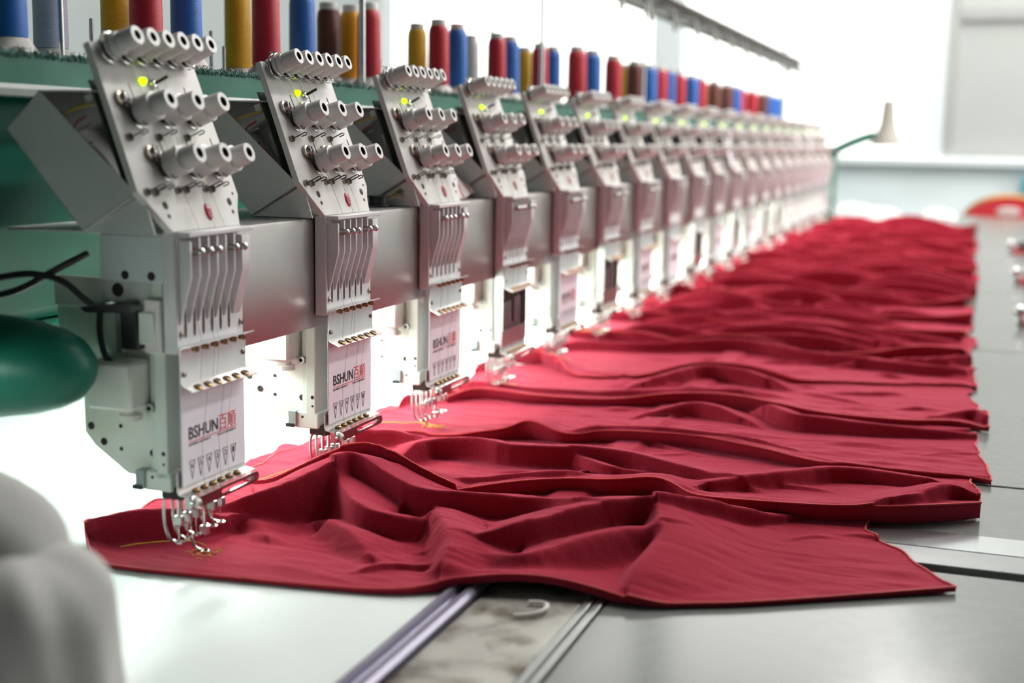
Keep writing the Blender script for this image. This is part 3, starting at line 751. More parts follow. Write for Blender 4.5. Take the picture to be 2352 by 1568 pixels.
# extras on the open left side of the nearest head
h = heads[0]
MB().box((-.074, -.0615, .3085), (.004, -.05, .357), M_BLUEWHITE, .001).build('side_block', h, label='bluish white side block with two holes')
for x in (-.044, -.012):
    MB().lathe((x, -.0614, .3155), (0, -1, 0), [(.0001, .0004, M_BORE), (.0045, .0004, M_BORE), (.005, 0, M_DARK), (.005, -.002, M_DARK)], 12).build('side_hole', h)
MB().box((-.076, -.058, .285), (.003, -.048, .3085), M_GREY, .001).build('lower_block', h)
MB().lathe((-.056, -.058, .299), (0, -1, 0), [(.0001, .0004, M_BORE), (.0068, .0004, M_BORE), (.0075, 0, M_DARK), (.0075, -.002, M_DARK)], 14).build('side_hole', h)
MB().box((-.140, -.054, .278), (-.076, -.044, .310), M_IVORY, .001).build('rear_plate', h, label='stained ivory plate')
MB().box((-.140, -.050, .235), (-.050, -.042, .277), M_PALE, .001).build('side_cover', h)
b = MB(); b.prism([(-.092, .2805), (-.03, .288), (-.028, .278), (-.085, .2755)], 1, -.075, -.05, M_BLACK); b.box((-.048, -.068, .238), (-.026, -.05, .280), M_BLACK, .002); b.box((-.055, -.066, .233), (-.047, -.052, .276), M_EDGE, .001)
b.build('junction_box', h, label='black junction box with bracket')
b = MB(); b.box((-.024, -.070, .245), (-.004, -.060, .279), M_IVORY, .0015); b.box((-.018, -.068, .236), (.002, -.06, .292), M_TUBEW, .001)
b.build('lever_block', h)
MB().tube(smooth_path([(-.078, -.075, .338), (-.105, -.090, .322), (-.142, -.105, .300), (-.178, -.11, .292), (-.186, -.11, .300), (-.165, -.105, .311), (-.128, -.1, .316), (-.098, -.092, .309), (-.082, -.082, .292), (-.076, -.075, .284)], 6), .0036, M_BLACK, 8).build('cable', h)
MB().tube(smooth_path([(-.070, -.070, .278), (-.068, -.074, .255), (-.062, -.075, .232), (-.055, -.07, .222)], 6), .0034, M_BLACK, 8).build('cable', h)

# ------------------------------------------------------------------ thread cones
def make_cone(cl):
    root = empty('thread_cone', (0, 0, 0))
    m = M_TH[cl]
    MB().lathe((0, 0, 0), (0, 0, 1), [(.0001, .022, m), (.0205, .0225, m), (.0212, .027, m), (.0208, .08, m), (.0204, .122, m), (.0192, .132, m), (.0165, .1375, m), (.0001, .138, m)], 32).build('wound_thread', root)
    MB().lathe((0, 0, 0), (0, 0, 1), [(.0150, .130, M_TUBEW), (.0160, .137, M_TUBEW), (.0155, .1485, M_TUBEW), (.0148, .150, M_TUBEW), (.0085, .150, M_TUBEW), (.008, .14, M_BORE), (.0001, .14, M_BORE)], 24).build('core_tube', root)
    MB().lathe((0, 0, 0), (0, 0, 1), [(.0001, 0, M_PAD), (.037, 0, M_PAD), (.037, .003, M_PAD), (.028, .0125, M_PAD), (.0212, .022, M_PAD), (.0001, .022, M_PAD)], 28).build('spool_pad', root)
    return root
CONES = [('blue', -.235, .005), ('lilac', -.315, 0.177), ('yellow', -.315, 0.312), ('red', -.235, 0.263), ('blue', -.235, 0.355), ('yellow', -.315, 0.62), ('red', -.235, 0.567), ('blue', -.235, 0.68), ('brown', -.305, 0.905), ('blue', -.345, 1.01), ('yellow', -.285, 0.955), ('red', -.235, 0.923), ('yellow', -.315, 1.317), ('red', -.235, 1.239), ('blue', -.235, 1.339), ('white', -.315, 1.619), ('red', -.235, 1.573), ('blue', -.235, 1.665), ('yellow', -.315, 2.0), ('red', -.235, 1.881), ('blue', -.235, 1.986), ('red', -.235, 2.195), ('blue', -.235, 2.346), ('red', -.235, 2.567), ('yellow', -.315, 3.015), ('brown', -.235, 2.825), ('blue', -.235, 3.015), ('red', -.235, 3.169), ('blue', -.235, 3.294), ('red', -.235, 3.461), ('blue', -.235, 3.687), ('red', -.235, 3.849), ('yellow', -.315, 4.422), ('brown', -.235, 4.139), ('orange', -.315, 4.692), ('brown', -.235, 4.422), ('blue', -.235, 4.633), ('red', -.235, 4.779), ('lilac', -.315, 5.388), ('red', -.235, 5.092), ('lilac', -.315, 5.754), ('brown', -.235, 5.41), ('blue', -.235, 5.669), ('blue', -.235, 5.932), ('lilac', -.315, 6.3)]
ordw = ['nearest', 'second', 'third', 'fourth', 'fifth', 'sixth', 'seventh', 'eighth', 'ninth', 'tenth', 'eleventh', 'twelfth', 'thirteenth', 'fourteenth']
cnt = {}; protoc = {}
tot = {c: sum(1 for q in CONES if q[0] == c) for c in M_TH}
for (cl, x, y) in sorted(CONES, key=lambda q: q[2]):
    if cl not in protoc:
        o = protoc[cl] = make_cone(cl)
        KIDS[o.name] = children(o)
    else: o = copy_tree(protoc[cl])
    o.location = (x, y, ZT + .541)
    if y > 2.1: o.scale = (1.25, 1.25, 1.1)           # far cones enlarged, since window glare eats into their outline
    n = cnt.get(cl, 0); cnt[cl] = n + 1
    if tot[cl] == 1: lab = 'only ' + cl + ' thread cone on the rack, white core showing above the thread'
    else: lab = '%s thread cone on the rack, %s of the %s cones counting from the camera' % (cl, ordw[n], cl)
    tag(o, lab, 'thread cone', 'thread cones on the rack')

# ------------------------------------------------------------------ red garments
def chaikin(P, n=2):
    P = np.array(P, float)
    for _ in range(n):
        Q = [P[0]]
        for a, b in zip(P[:-1], P[1:]): Q += [.75 * a + .25 * b, .25 * a + .75 * b]
        Q.append(P[-1]); P = np.array(Q)
    return P
def ridge_field(P, X, Y, wf, wb):
    P = chaikin(P, 2)
    best = np.full(X.shape, 1e9); hh = np.zeros(X.shape); side = np.zeros(X.shape)
    for a, b in zip(P[:-1], P[1:]):
        d = b[:2] - a[:2]; L2 = d @ d + 1e-12
        t = np.clip(((X - a[0]) * d[0] + (Y - a[1]) * d[1]) / L2, 0, 1)
        dx = X - a[0] - t * d[0]; dy = Y - a[1] - t * d[1]
        dist = np.hypot(dx, dy); cr = d[0] * (Y - a[1]) - d[1] * (X - a[0])
        m = dist < best
        best = np.where(m, dist, best); hh = np.where(m, a[2] + t * (b[2] - a[2]), hh); side = np.where(m, cr, side)
    front = .8 * wf + .30 * hh; back = wb + 3.2 * hh
    tf = np.clip(best / front, 0, 1); tb_ = np.clip(best / back, 0, 1)
    pf = .5 + .5 * np.cos(PI * tf ** .85); pb = (.5 + .5 * np.cos(PI * tb_ ** .8))
    return 1.12 * hh * np.where(side < 0, pf, pb)
def vnoise(U, V, r):
    T = r.uniform(-1, 1, (97, 97))
    iu = np.floor(U).astype(int); iv = np.floor(V).astype(int)
    fu = U - iu; fv = V - iv
    fu = fu * fu * (3 - 2 * fu); fv = fv * fv * (3 - 2 * fv)
    a = T[iu % 97, iv % 97]; b = T[(iu + 1) % 97, iv % 97]; c = T[iu % 97, (iv + 1) % 97]; d = T[(iu + 1) % 97, (iv + 1) % 97]
    return (a * (1 - fu) + b * fu) * (1 - fv) + (c * (1 - fu) + d * fu) * fv
def waves(X, Y, seed):
    r = np.random.default_rng(seed); Z = np.zeros(X.shape)
    warp = .012 * vnoise(X / .11 + 40, Y / .09 + 40, r)
    for (cx, cy, amp) in ((.09, .026, .0030), (.055, .0125, .0022), (.028, .0070, .0012)):
        an = r.normal(0, .12); ca, sa = math.cos(an), math.sin(an)
        Z += amp * vnoise((X * ca + Y * sa) / cx + 50, (Y * ca - X * sa + warp) / cy + 50, r)
    return Z * (.55 + .45 * vnoise(X / .16 + 30, Y / .1 + 30, r))

GARM = {
 0: dict(hem=[(-0.150, -0.005, 0.012), (-0.11, -0.051, 0.004), (-0.075, -0.078, 0.002), (-0.035, -0.08, 0.002), (0.064, -0.068, 0.002), (0.16, -0.058, 0.002), (0.253, -0.045, 0.003), (0.29, -0.021, 0.008), (0.309, -0.009, 0.012), (0.352, 0.005, 0.018), (0.395, 0.016, 0.018), (0.44, 0.021, 0.012), (0.501, 0.014, 0.003), (0.548, 0.038, 0.002), (0.589, 0.056, 0.002), (0.669, 0.106, 0.002), (0.792, 0.181, 0.004)],
   ridges=[[(-0.150, -0.015, 0.016), (-0.107, 0.005, 0.03), (-0.072, 0.031, 0.035), (-0.036, 0.048, 0.03), (-0.01, 0.08, 0.02)],
    [(-0.042, 0.102, 0.018), (-0.005, 0.105, 0.03), (0.024, 0.131, 0.042), (0.05, 0.17, 0.05), (0.071, 0.21, 0.06), (0.086, 0.241, 0.066), (0.131, 0.221, 0.05), (0.186, 0.201, 0.04), (0.241, 0.219, 0.036), (0.318, 0.251, 0.032), (0.368, 0.229, 0.03)],
    [(0.079, 0.202, 0.045), (0.122, 0.141, 0.038), (0.16, 0.121, 0.032), (0.198, 0.135, 0.026), (0.209, 0.152, 0.02)],
    [(0.294, 0.093, 0.02), (0.309, 0.095, 0.03), (0.337, 0.115, 0.04), (0.389, 0.186, 0.045), (0.422, 0.227, 0.047), (0.463, 0.259, 0.045), (0.512, 0.301, 0.035), (0.551, 0.335, 0.02), (0.589, 0.365, 0.008)],
    [(0.312, 0.072, 0.016), (0.36, 0.048, 0.024), (0.396, 0.1, 0.03), (0.439, 0.167, 0.032), (0.471, 0.194, 0.028)],
    [(0.463, 0.244, 0.04), (0.487, 0.179, 0.03), (0.482, 0.128, 0.026), (0.479, 0.081, 0.022), (0.48, 0.04, 0.012)],
    [(0.221, 0.163, 0.03), (0.261, 0.1, 0.034), (0.282, 0.054, 0.03), (0.286, 0.025, 0.02)],
    [(-0.034, 0.127, 0.006), (0.023, 0.092, 0.014), (0.04, 0.072, 0.006)],
    [(0.111, 0.107, 0.02), (0.162, 0.071, 0.018), (0.184, 0.048, 0.01)]], depth=.50, xr=(.792, .688), xl=(-.150, -.165), back=.25),
 1: dict(hem=[(-0.128, 0.291, 0.006), (-0.068, 0.248, 0.004), (-0.003, 0.234, 0.006), (0.084, 0.252, 0.010), (0.166, 0.275, 0.012), (0.207, 0.306, 0.02), (0.258, 0.346, 0.024), (0.31, 0.387, 0.022), (0.362, 0.389, 0.024), (0.415, 0.41, 0.03), (0.442, 0.403, 0.026), (0.472, 0.375, 0.020), (0.513, 0.365, 0.022), (0.619, 0.372, 0.024), (0.700, 0.395, 0.024), (0.76, 0.420, 0.026), (0.816, 0.470, 0.022)],
   ridges=[[(-0.067, 0.364, 0.006), (-0.091, 0.469, 0.02), (-0.047, 0.502, 0.03), (0.004, 0.521, 0.032), (0.028, 0.522, 0.024)],
    [(0.048, 0.445, 0.014), (0.056, 0.474, 0.026), (0.069, 0.506, 0.028), (0.131, 0.523, 0.03), (0.191, 0.502, 0.03), (0.333, 0.544, 0.03), (0.405, 0.518, 0.026), (0.493, 0.489, 0.02)],
    [(0.069, 0.301, 0.008), (0.142, 0.333, 0.014), (0.267, 0.406, 0.022), (0.297, 0.419, 0.02)],
    [(0.714, 0.415, 0.026), (0.735, 0.435, 0.03), (0.757, 0.472, 0.034), (0.781, 0.504, 0.036), (0.811, 0.499, 0.026)],
    [(0.283, 0.518, 0.02), (0.339, 0.475, 0.02), (0.382, 0.5, 0.012)],
    [(0.486, 0.458, 0.018), (0.557, 0.511, 0.024), (0.628, 0.603, 0.02), (0.743, 0.589, 0.018)]], depth=.52, xr=(.816, .80), xl=(-.128, -.142), back=.3),
 2: dict(hem=[(-0.119, 0.628, 0.003), (-0.066, 0.618, 0.004), (-0.003, 0.609, 0.006), (0.061, 0.593, 0.012), (0.094, 0.607, 0.018), (0.135, 0.634, 0.022), (0.157, 0.648, 0.034), (0.181, 0.648, 0.032), (0.213, 0.642, 0.02), (0.242, 0.663, 0.016), (0.267, 0.681, 0.022), (0.405, 0.695, 0.024), (0.459, 0.675, 0.024), (0.529, 0.658, 0.02), (0.569, 0.644, 0.016), (0.62, 0.634, 0.012), (0.707, 0.653, 0.008), (0.801, 0.668, 0.006), (0.831, 0.657, 0.003)],
   ridges=[[(-0.129, 0.703, 0.004), (-0.123, 0.829, 0.014), (-0.079, 0.879, 0.02)],
    [(0.303, 0.886, 0.012), (0.358, 0.934, 0.026), (0.406, 0.916, 0.026), (0.447, 0.891, 0.016)],
    [(0.492, 0.932, 0.03), (0.529, 0.888, 0.028), (0.585, 0.893, 0.026), (0.686, 0.894, 0.022), (0.808, 0.927, 0.012)],
    [(0.25, 0.700, 0.02), (0.306, 0.724, 0.02), (0.479, 0.709, 0.024), (0.542, 0.71, 0.014)]], depth=.48, xr=(.831, .803), xl=(-.119, -.12), back=.3),
 3: dict(hem=[(-0.06, 0.865, 0.012), (-0.03, 0.909, 0.024), (0.016, 0.918, 0.022), (0.081, 0.915, 0.018), (0.174, 0.938, 0.014), (0.242, 0.954, 0.018), (0.288, 0.973, 0.026), (0.358, 0.999, 0.03), (0.434, 0.998, 0.03), (0.485, 0.982, 0.026), (0.562, 0.978, 0.016), (0.646, 0.99, 0.012), (0.715, 1.0, 0.01), (0.782, 1.026, 0.012), (0.831, 1.013, 0.003)],
   ridges=[[(-0.121, 1.159, 0.01), (-0.108, 1.223, 0.02), (-0.074, 1.397, 0.016)],
    [(0.224, 1.149, 0.012), (0.276, 1.213, 0.026), (0.312, 1.284, 0.03), (0.381, 1.273, 0.03), (0.436, 1.245, 0.02)],
    [(0.748, 1.041, 0.012), (0.808, 1.092, 0.022), (0.824, 1.052, 0.02)],
    [(-0.041, 0.974, 0.022), (0.122, 0.979, 0.014), (0.268, 1.032, 0.02), (0.422, 1.034, 0.028)]], depth=.42, xr=(.831, .80), xl=(-.06, -.125), back=.3),
 4: dict(hem=[(-0.03, 1.298, 0.022), (0.022, 1.243, 0.026), (0.068, 1.195, 0.008), (0.107, 1.190, 0.005), (0.199, 1.231, 0.008), (0.236, 1.26, 0.018), (0.289, 1.3, 0.03), (0.365, 1.324, 0.03), (0.428, 1.314, 0.024), (0.475, 1.305, 0.012), (0.498, 1.309, 0.008), (0.62, 1.352, 0.005), (0.808, 1.397, 0.004)],
   ridges=[[(-0.117, 1.298, 0.004), (-0.071, 1.30, 0.02), (-0.026, 1.30, 0.026), (0.016, 1.251, 0.026)],
    [(-0.075, 1.462, 0.012), (-0.018, 1.533, 0.02), (0.146, 1.547, 0.022), (0.264, 1.627, 0.03), (0.358, 1.636, 0.03), (0.442, 1.572, 0.026), (0.605, 1.533, 0.024), (0.775, 1.5, 0.02), (0.808, 1.564, 0.012)],
    [(0.563, 1.525, 0.014), (0.731, 1.608, 0.022), (0.799, 1.668, 0.024)]], depth=.45, xr=(.812, .80), xl=(-.09, -.125), back=.3)}
def rand_garment(k):
    r = np.random.default_rng(100 + k); y0 = S * k + r.uniform(-.03, .02)
    xs = np.linspace(-.10 + r.uniform(-.02, .02), .80 + r.uniform(-.03, .025), 11)
    ph = r.uniform(0, 6, 4)
    hem = [(x, y0 + .028 * math.sin(7 * x + ph[0]) + .016 * math.sin(15 * x + ph[1]), max(.003, .017 + .015 * math.sin(9 * x + ph[2]) + .007 * math.sin(21 * x + ph[3]))) for x in xs]
    rid = []
    for j in range(9):
        xa = r.uniform(-.12, .5); xb = xa + r.uniform(.18, .55); xb = min(xb, .82)
        yy = y0 + .03 + .04 * j + r.uniform(-.02, .02); h0 = r.uniform(.018, .062); n = 6
        q = r.uniform(0, 6)
        rid.append([(xa + (xb - xa) * t, yy + .022 * math.sin(5 * t + q) + .012 * math.sin(11 * t + q), h0 * (.25 + .75 * math.sin(PI * min(max(t * .9 + .05, 0), 1)))) for t in np.linspace(0, 1, n)])
    for j in range(2):
        xa = r.uniform(0, .7); rid.append([(xa, y0 + .02, .008), (xa + r.uniform(-.03, .03), y0 + .12, r.uniform(.012, .026)), (xa + r.uniform(-.05, .05), y0 + .26, .008)])
    return dict(hem=hem, ridges=rid, depth=.42, xr=(hem[-1][0], .79 + r.uniform(-.02, .03)), xl=(hem[0][0], -.11), back=.3)
for k in range(5, NH): GARM[k] = rand_garment(k)
for k in range(NH):
    r = np.random.default_rng(900 + k); g = GARM[k]; sm = []
    H = np.array(g['hem'])
    for j in range(16 if k < 8 else 8):
        xa = r.uniform(g['xl'][0] + .03, .74); L = r.uniform(.05, .17); an = r.normal(0, .38)
        ya = np.interp(xa, H[:, 0], H[:, 1]) + r.uniform(.02, .36); h0 = r.uniform(.003, .0095) * (1.0 if xa > .12 or k > 4 else .5)
        P = []
        for t in np.linspace(0, 1, 5): P.append((xa + L * t * math.cos(an), ya + L * t * math.sin(an) + .012 * math.sin(3 * t + j), h0 * math.sin(PI * (.08 + .84 * t))))
        sm.append(P)
    g['small'] = sm
MEANY = {}
def own_height(k, X, Y):
    g = GARM[k]; H = chaikin(g['hem'], 2)
    hy = np.interp(X, H[:, 0], H[:, 1]); hh = np.interp(X, H[:, 0], H[:, 2])
    d = np.clip(Y - hy, 0, None)
    z4 = (hh * (.5 + .5 * np.cos(PI * np.clip(d / (.05 + 4.0 * hh), 0, 1)))) ** 3
    for j, R in enumerate(g['ridges']):
        wf_ = .005 + .003 * (j % 3) if not (k == 0 and j >= 4) else .030
        z4 = z4 + ridge_field(R, X, Y, wf_, .016 + .008 * (j % 2)) ** 3
    for j, R in enumerate(g['small']):
        z4 = z4 + ridge_field(R, X, Y, .006, .012) ** 3
    z = z4 ** (1 / 3.0) + .0028
    env = np.clip(d / .02, 0, 1)
    z = z + env * (waves(X, Y, 11 * k + 3) + .0012)
    return z, d
def table_floor(X, Y):
    return .0016 + .0085 * np.clip(1 - np.clip(np.abs(X - .315) - .017, 0, None) / .02, 0, 1) + .0022 * np.clip(1 - np.abs(Y - .30) / .06, 0, 1)
def garment_height(k, X, Y):
    z, d = own_height(k, X, Y)
    if k > 0:
        g = GARM[k - 1]
        zp, dp = own_height(k - 1, X, Y)
        zp = np.maximum(zp, table_floor(X, Y))
        H = chaikin(g['hem'], 2)
        inside = np.clip((np.interp(X, H[:, 0], H[:, 1]) + g['depth'] - Y) / .05, 0, 1)
        low = .003 + (zp + .0035 - .003) * inside
        z = np.where(z > low, z, low)
        # soften the transition
        z = .5 * (z + low + np.sqrt((z - low) ** 2 + .004 ** 2)) - .0012
    return z
KN = {0: (420, 190), 1: (400, 190), 2: (360, 150), 3: (300, 130), 4: (260, 120)}
GLAB = ['nearest red fleece garment piece, one pointed corner spread toward the front right of the table',
 'second red garment piece from the camera, its right end rolled over the table', 'third red garment piece from the camera, stitched edge curling up over the second',
 'fourth red garment piece from the camera, under the open needle head', 'fifth red garment piece from the camera, raised edge near the fifth needle head']
for k in range(NH):
    g = GARM[k]; nu, nv = KN.get(k, (170, 80))
    H = chaikin(g['hem'], 3)
    u = np.linspace(0, 1, nu); v = np.linspace(0, 1, nv)
    Ug, Vg = np.meshgrid(u, v)                       # rows: v
    wob = .004 * np.sin(Vg * 17 + k) + .003 * np.sin(Vg * 37 + 2 * k)
    vv = np.clip(Vg * g['depth'] / g['back'], 0, 1)
    XL = g['xl'][0] + (g['xl'][1] - g['xl'][0]) * vv + wob; XR = g['xr'][0] + (g['xr'][1] - g['xr'][0]) * vv - wob * Vg ** .5
    X = XL + (XR - XL) * Ug
    X0 = X[0][None, :]
    hy = np.interp(X, H[:, 0], H[:, 1])
    Y = hy + Vg * g['depth'] + .0004
    Z = garment_height(k, X, Y)
    Z = np.maximum(Z, table_floor(X, Y))
    # folds lean a little toward the operator's side
    hemh = np.interp(X[0], H[:, 0], H[:, 2])
    lean = .42 * Z * np.clip(Vg / .06, 0, 1)
    Yd = Y - lean
    rows = []
    nf = 6                                            # turned-under front edge
    for j in range(nf):
        t = j / nf
        z0 = np.maximum(.0012, Z[0] - np.minimum(Z[0] * .92, .010 if k == 0 else .030) * (1 - t))
        y0 = Yd[0] + np.minimum(Z[0], .03) * .45 * (1 - t) - .0035 * math.sin(PI * t) * np.clip(Z[0] / .02, 0, 1)
        rows.append(np.stack([X[0], y0, z0], 1))
    front = np.array(rows)
    body = np.stack([X, Yd, Z], 2)
    V = np.concatenate([front, body], 0)
    nr = V.shape[0]
    idx = np.arange(nr * nu).reshape(nr, nu)
    F = np.stack([idx[:-1, :-1], idx[:-1, 1:], idx[1:, 1:], idx[1:, :-1]], 2).reshape(-1, 4)
    me = bpy.data.meshes.new('garment_piece')
    me.vertices.add(nr * nu); me.vertices.foreach_set('co', V.reshape(-1).astype(np.float32))
    me.loops.add(F.size); me.loops.foreach_set('vertex_index', F.reshape(-1).astype(np.int32))
    me.polygons.add(len(F)); me.polygons.foreach_set('loop_start', np.arange(0, F.size, 4, dtype=np.int32))
    me.polygons.foreach_set('use_smooth', np.ones(len(F), bool))
    me.materials.append(M_CLOTH); me.update(calc_edges=True); me.validate()
    lab = GLAB[k] if k < 5 else 'crumpled red garment piece lying under the embroidery head %s' % ORD[k]
    go = link('garment_piece', me, None, lab, 'garment piece', 'red garment pieces on the table', loc=(0, 0, ZT))
    # overlocked hem along front and right edge
    path = np.concatenate([body[::-1, 0][-int(nv * .5):], body[0], body[:int(nv * .6), -1]], 0)
    seg = np.linalg.norm(np.diff(path, axis=0), axis=1); cum = np.concatenate([[0], np.cumsum(seg)])
    step = .0011 if k < 3 else (.0022 if k < 6 else .008)
    tt = np.arange(0, cum[-1], step)
    pp = np.stack([np.interp(tt, cum, path[:, i]) for i in range(3)], 1)
    pp[:, 2] += .0006
    rr = [.0011 + (.0006 if (i % 2) else 0) for i in range(len(pp))]
    pp[::2, 2] += .0004
    MB().tube([tuple(p) for p in pp], rr, M_HEM, 5).build('overlocked_hem', go)
    if k < 6:
        st = MB(); r = np.random.default_rng(k + 55)
        for _ in range(16):
            a = np.array([.006 + r.normal(0, .010), S * k + r.normal(0, .008)]); an = r.normal(.3, .5); L = r.uniform(.005, .012)
            P = [(a[0] + L * q * math.cos(an), a[1] + L * q * math.sin(an)) for q in (-.5, 0, .5)]
            XX = np.array([p[0] for p in P]); YY = np.array([p[1] for p in P])
            zz = garment_height(k, XX, YY)
            st.tube([(P[i][0], P[i][1] - .42 * zz[i], zz[i] + .0008 + (.0012 if i == 1 else 0)) for i in range(3)], .0004, M_FINE['gold'], 4, False)
        st.build('yellow_stitches', go, label='small yellow embroidery stitches')
        ta = MB()
        XX = np.linspace(-.09, -.005, 9) if k != 1 else np.linspace(-.075, .01, 9)
        YY = S * k + .05 * np.sin(np.linspace(0, 2.2, 9)) - .02 + (-.05 if k == 1 else 0)
        zz = garment_height(k, XX, YY)
        ta.tube([(XX[i], YY[i] - .42 * zz[i], zz[i] + .0012) for i in range(9)], .0005, M_FINE['gold'], 4, False)
        ta.build('loose_thread', go, label='loose yellow thread end')

# ------------------------------------------------------------------ white sack cloth at the front left
def lump(cx, cy, rx, ry, hh, seed, pw=5.0, tilt=0.0):
    nu, nv = 96, 56; r = np.random.default_rng(seed); q = r.uniform(0, 6, 8)
    TH, HV = np.meshgrid(np.linspace(0, 2 * PI, nu, endpoint=False), np.linspace(0, 1, nv))
    fold = 1 + .035 * np.sin(3 * TH + 2.5 * HV + q[0]) + .028 * np.sin(7 * TH - 3 * HV + q[1]) + .016 * np.sin(13 * TH + 6 * HV + q[2])
    side = np.clip(HV * 1.6, 0, 1); e = np.clip((HV - .625) / .375, 0, 1) * PI / 2
    rr = fold * np.where(HV < .625, 1 - .06 * side, .94 * np.cos(e) ** .6)
    zz = np.where(HV < .625, side * .72, .72 + .28 * np.sin(e)) * hh
    x = cx + rx * rr * np.cos(TH); y = cy + ry * rr * np.sin(TH)
    zz = zz * (1 + tilt * (x - cx) / rx * (zz / hh)) + .006 * np.sin(5 * TH + q[3]) * np.sin(PI * HV) + .0008
    m_ = MB(); V = np.stack([x, y, zz], 2).reshape(-1, 3)
    fs = [[j * nu + i, j * nu + (i + 1) % nu, (j + 1) * nu + (i + 1) % nu, (j + 1) * nu + i] for j in range(nv - 1) for i in range(nu)]
    m_.add(V.tolist(), fs + [list(range(nu))], M_FOLD, True)
    return m_
o = lump(.02, -.50, .185, .13, .222, 4, tilt=.06).build('cloth_sack'); o.location = (0, 0, ZT)
tag(o, 'blurred pale grey cloth bundle standing on the mint bed at the front left', 'cloth bundle')
lump(.178, -.51, .066, .09, .180, 9).build('folded_flap', o)

# ------------------------------------------------------------------ small things on the machine
b = empty('bobbin', (-.035, .535, ZT + .362), 'black bobbin with yellow thread ends on the cover rail between second and third heads', 'bobbin')
MB().lathe((0, 0, 0), (0, 0, 1), [(.0001, 0, M_BLACK), (.016, 0, M_BLACK), (.016, .002, M_BLACK), (.013, .0025, M_BLACK), (.0135, .012, M_BLACK), (.016, .0125, M_BLACK), (.016, .0145, M_BLACK), (.0001, .0145, M_BLACK)], 20).build('spool', b)
for k in range(14):
    a = random.uniform(-.3, .7); L = random.uniform(.02, .045)
    MB().tube(smooth_path([(.010, .008, .010), (.014 + L * .4 * math.cos(a + .6), .014 + L * .5, .018 + random.uniform(0, .006)), (.010 + L * .5 * math.cos(a), .014 + L, .012 + random.uniform(0, .016))], 3), .0005, M_WIRE['yellow'] if k % 3 else M_WIRE['green'], 4, False).build('thread_end', b)
t = MB(); t.tube(smooth_path([(-.01, .545, .3735), (.0058, .565, .366), (.0066, .590, .335), (.0062, .592, .300), (.0062, .598, .265), (.0075, .607, .232), (.0066, .612, .214)], 5), .00045, M_FINE['red'], 4, False)
o = t.build('thread_tail'); o.location = (0, 0, ZT); tag(o, 'loose red thread hanging down the steel cover before the third head', 'thread')
fl_ = MB()
for k in range(40):
    p = [(.0052 + random.uniform(0, .003), .602 + random.uniform(-.006, .006), .232 + random.uniform(-.012, .012))]
    for _ in range(3): p.append((min(.010, max(.0050, p[-1][0] + random.uniform(-.002, .002))), p[-1][1] + random.uniform(-.005, .005), p[-1][2] + random.uniform(-.007, .006)))
    fl_.tube(p, .0003, M_FLUFF, 3, False)
o = fl_.build('lint_tuft'); o.location = (0, 0, ZT); tag(o, 'tuft of white lint caught on the lower steel cover by red thread', 'lint', kind='stuff')
# waste paper behind the third head
pw = MB(); nx, ny = 14, 14; vs = []
for i in range(nx):
    for j in range(ny):
        a, c_ = i / (nx - 1), j / (ny - 1)
        vs.append((-.055 + .07 * (a - .5) , .855 + .10 * (c_ - .5), .004 + .042 * max(0, math.sin(PI * a)) * (.4 + .6 * math.sin(2.6 * c_ + .4)) + .004 * math.sin(9 * a + 7 * c_)))
fsr = []
M_PST = mat('waste_paper_red', (.45, .06, .09), .8, var=.1)
for i in range(nx - 1):
    for j in range(ny - 1):
        pw.add([vs[i * ny + j], vs[(i + 1) * ny + j], vs[(i + 1) * ny + j + 1], vs[i * ny + j + 1]], [[0, 1, 2, 3]], M_PST if j in (4, 8) else M_PAPER, True)
o = pw.build('paper_scrap'); o.location = (0, 0, ZT + .361); tag(o, 'crumpled white and red paper scrap on cover rail beyond the third head', 'paper scrap')

for (y, z0, z1, lab) in ((3.00, .385, .495, 'narrow white paper strip hanging between the ninth and tenth heads'), (4.66, .418, .503, 'white paper strip hanging in the far row, left of the last one'), (5.13, .40, .50, 'last white paper strip in the row, nearest the far end')):
    pp_ = MB(); m_ = M_PAPW
    for i in range(8):
        a = i / 8; b_ = (i + 1) / 8
        f_ = lambda t: .036 + .006 * math.sin(5 * t + y)
        pp_.add([(f_(a), y, z1 + (z0 - z1) * a), (f_(a), y + .045, z1 + (z0 - z1) * a), (f_(b_), y + .045, z1 + (z0 - z1) * b_), (f_(b_), y, z1 + (z0 - z1) * b_), (f_(a) + .0006, y, z1 + (z0 - z1) * a), (f_(a) + .0006, y + .045, z1 + (z0 - z1) * a), (f_(b_) + .0006, y + .045, z1 + (z0 - z1) * b_), (f_(b_) + .0006, y, z1 + (z0 - z1) * b_)], [(0, 1, 2, 3), (4, 5, 6, 7), (0, 3, 7, 4), (1, 2, 6, 5)] + ([(0, 1, 5, 4)] if i == 0 else []) + ([(2, 3, 7, 6)] if i == 7 else []), m_, True)
    o = pp_.build('paper_strip'); o.location = (0, 0, ZT); tag(o, lab, 'paper strip', 'paper strips on the far heads')
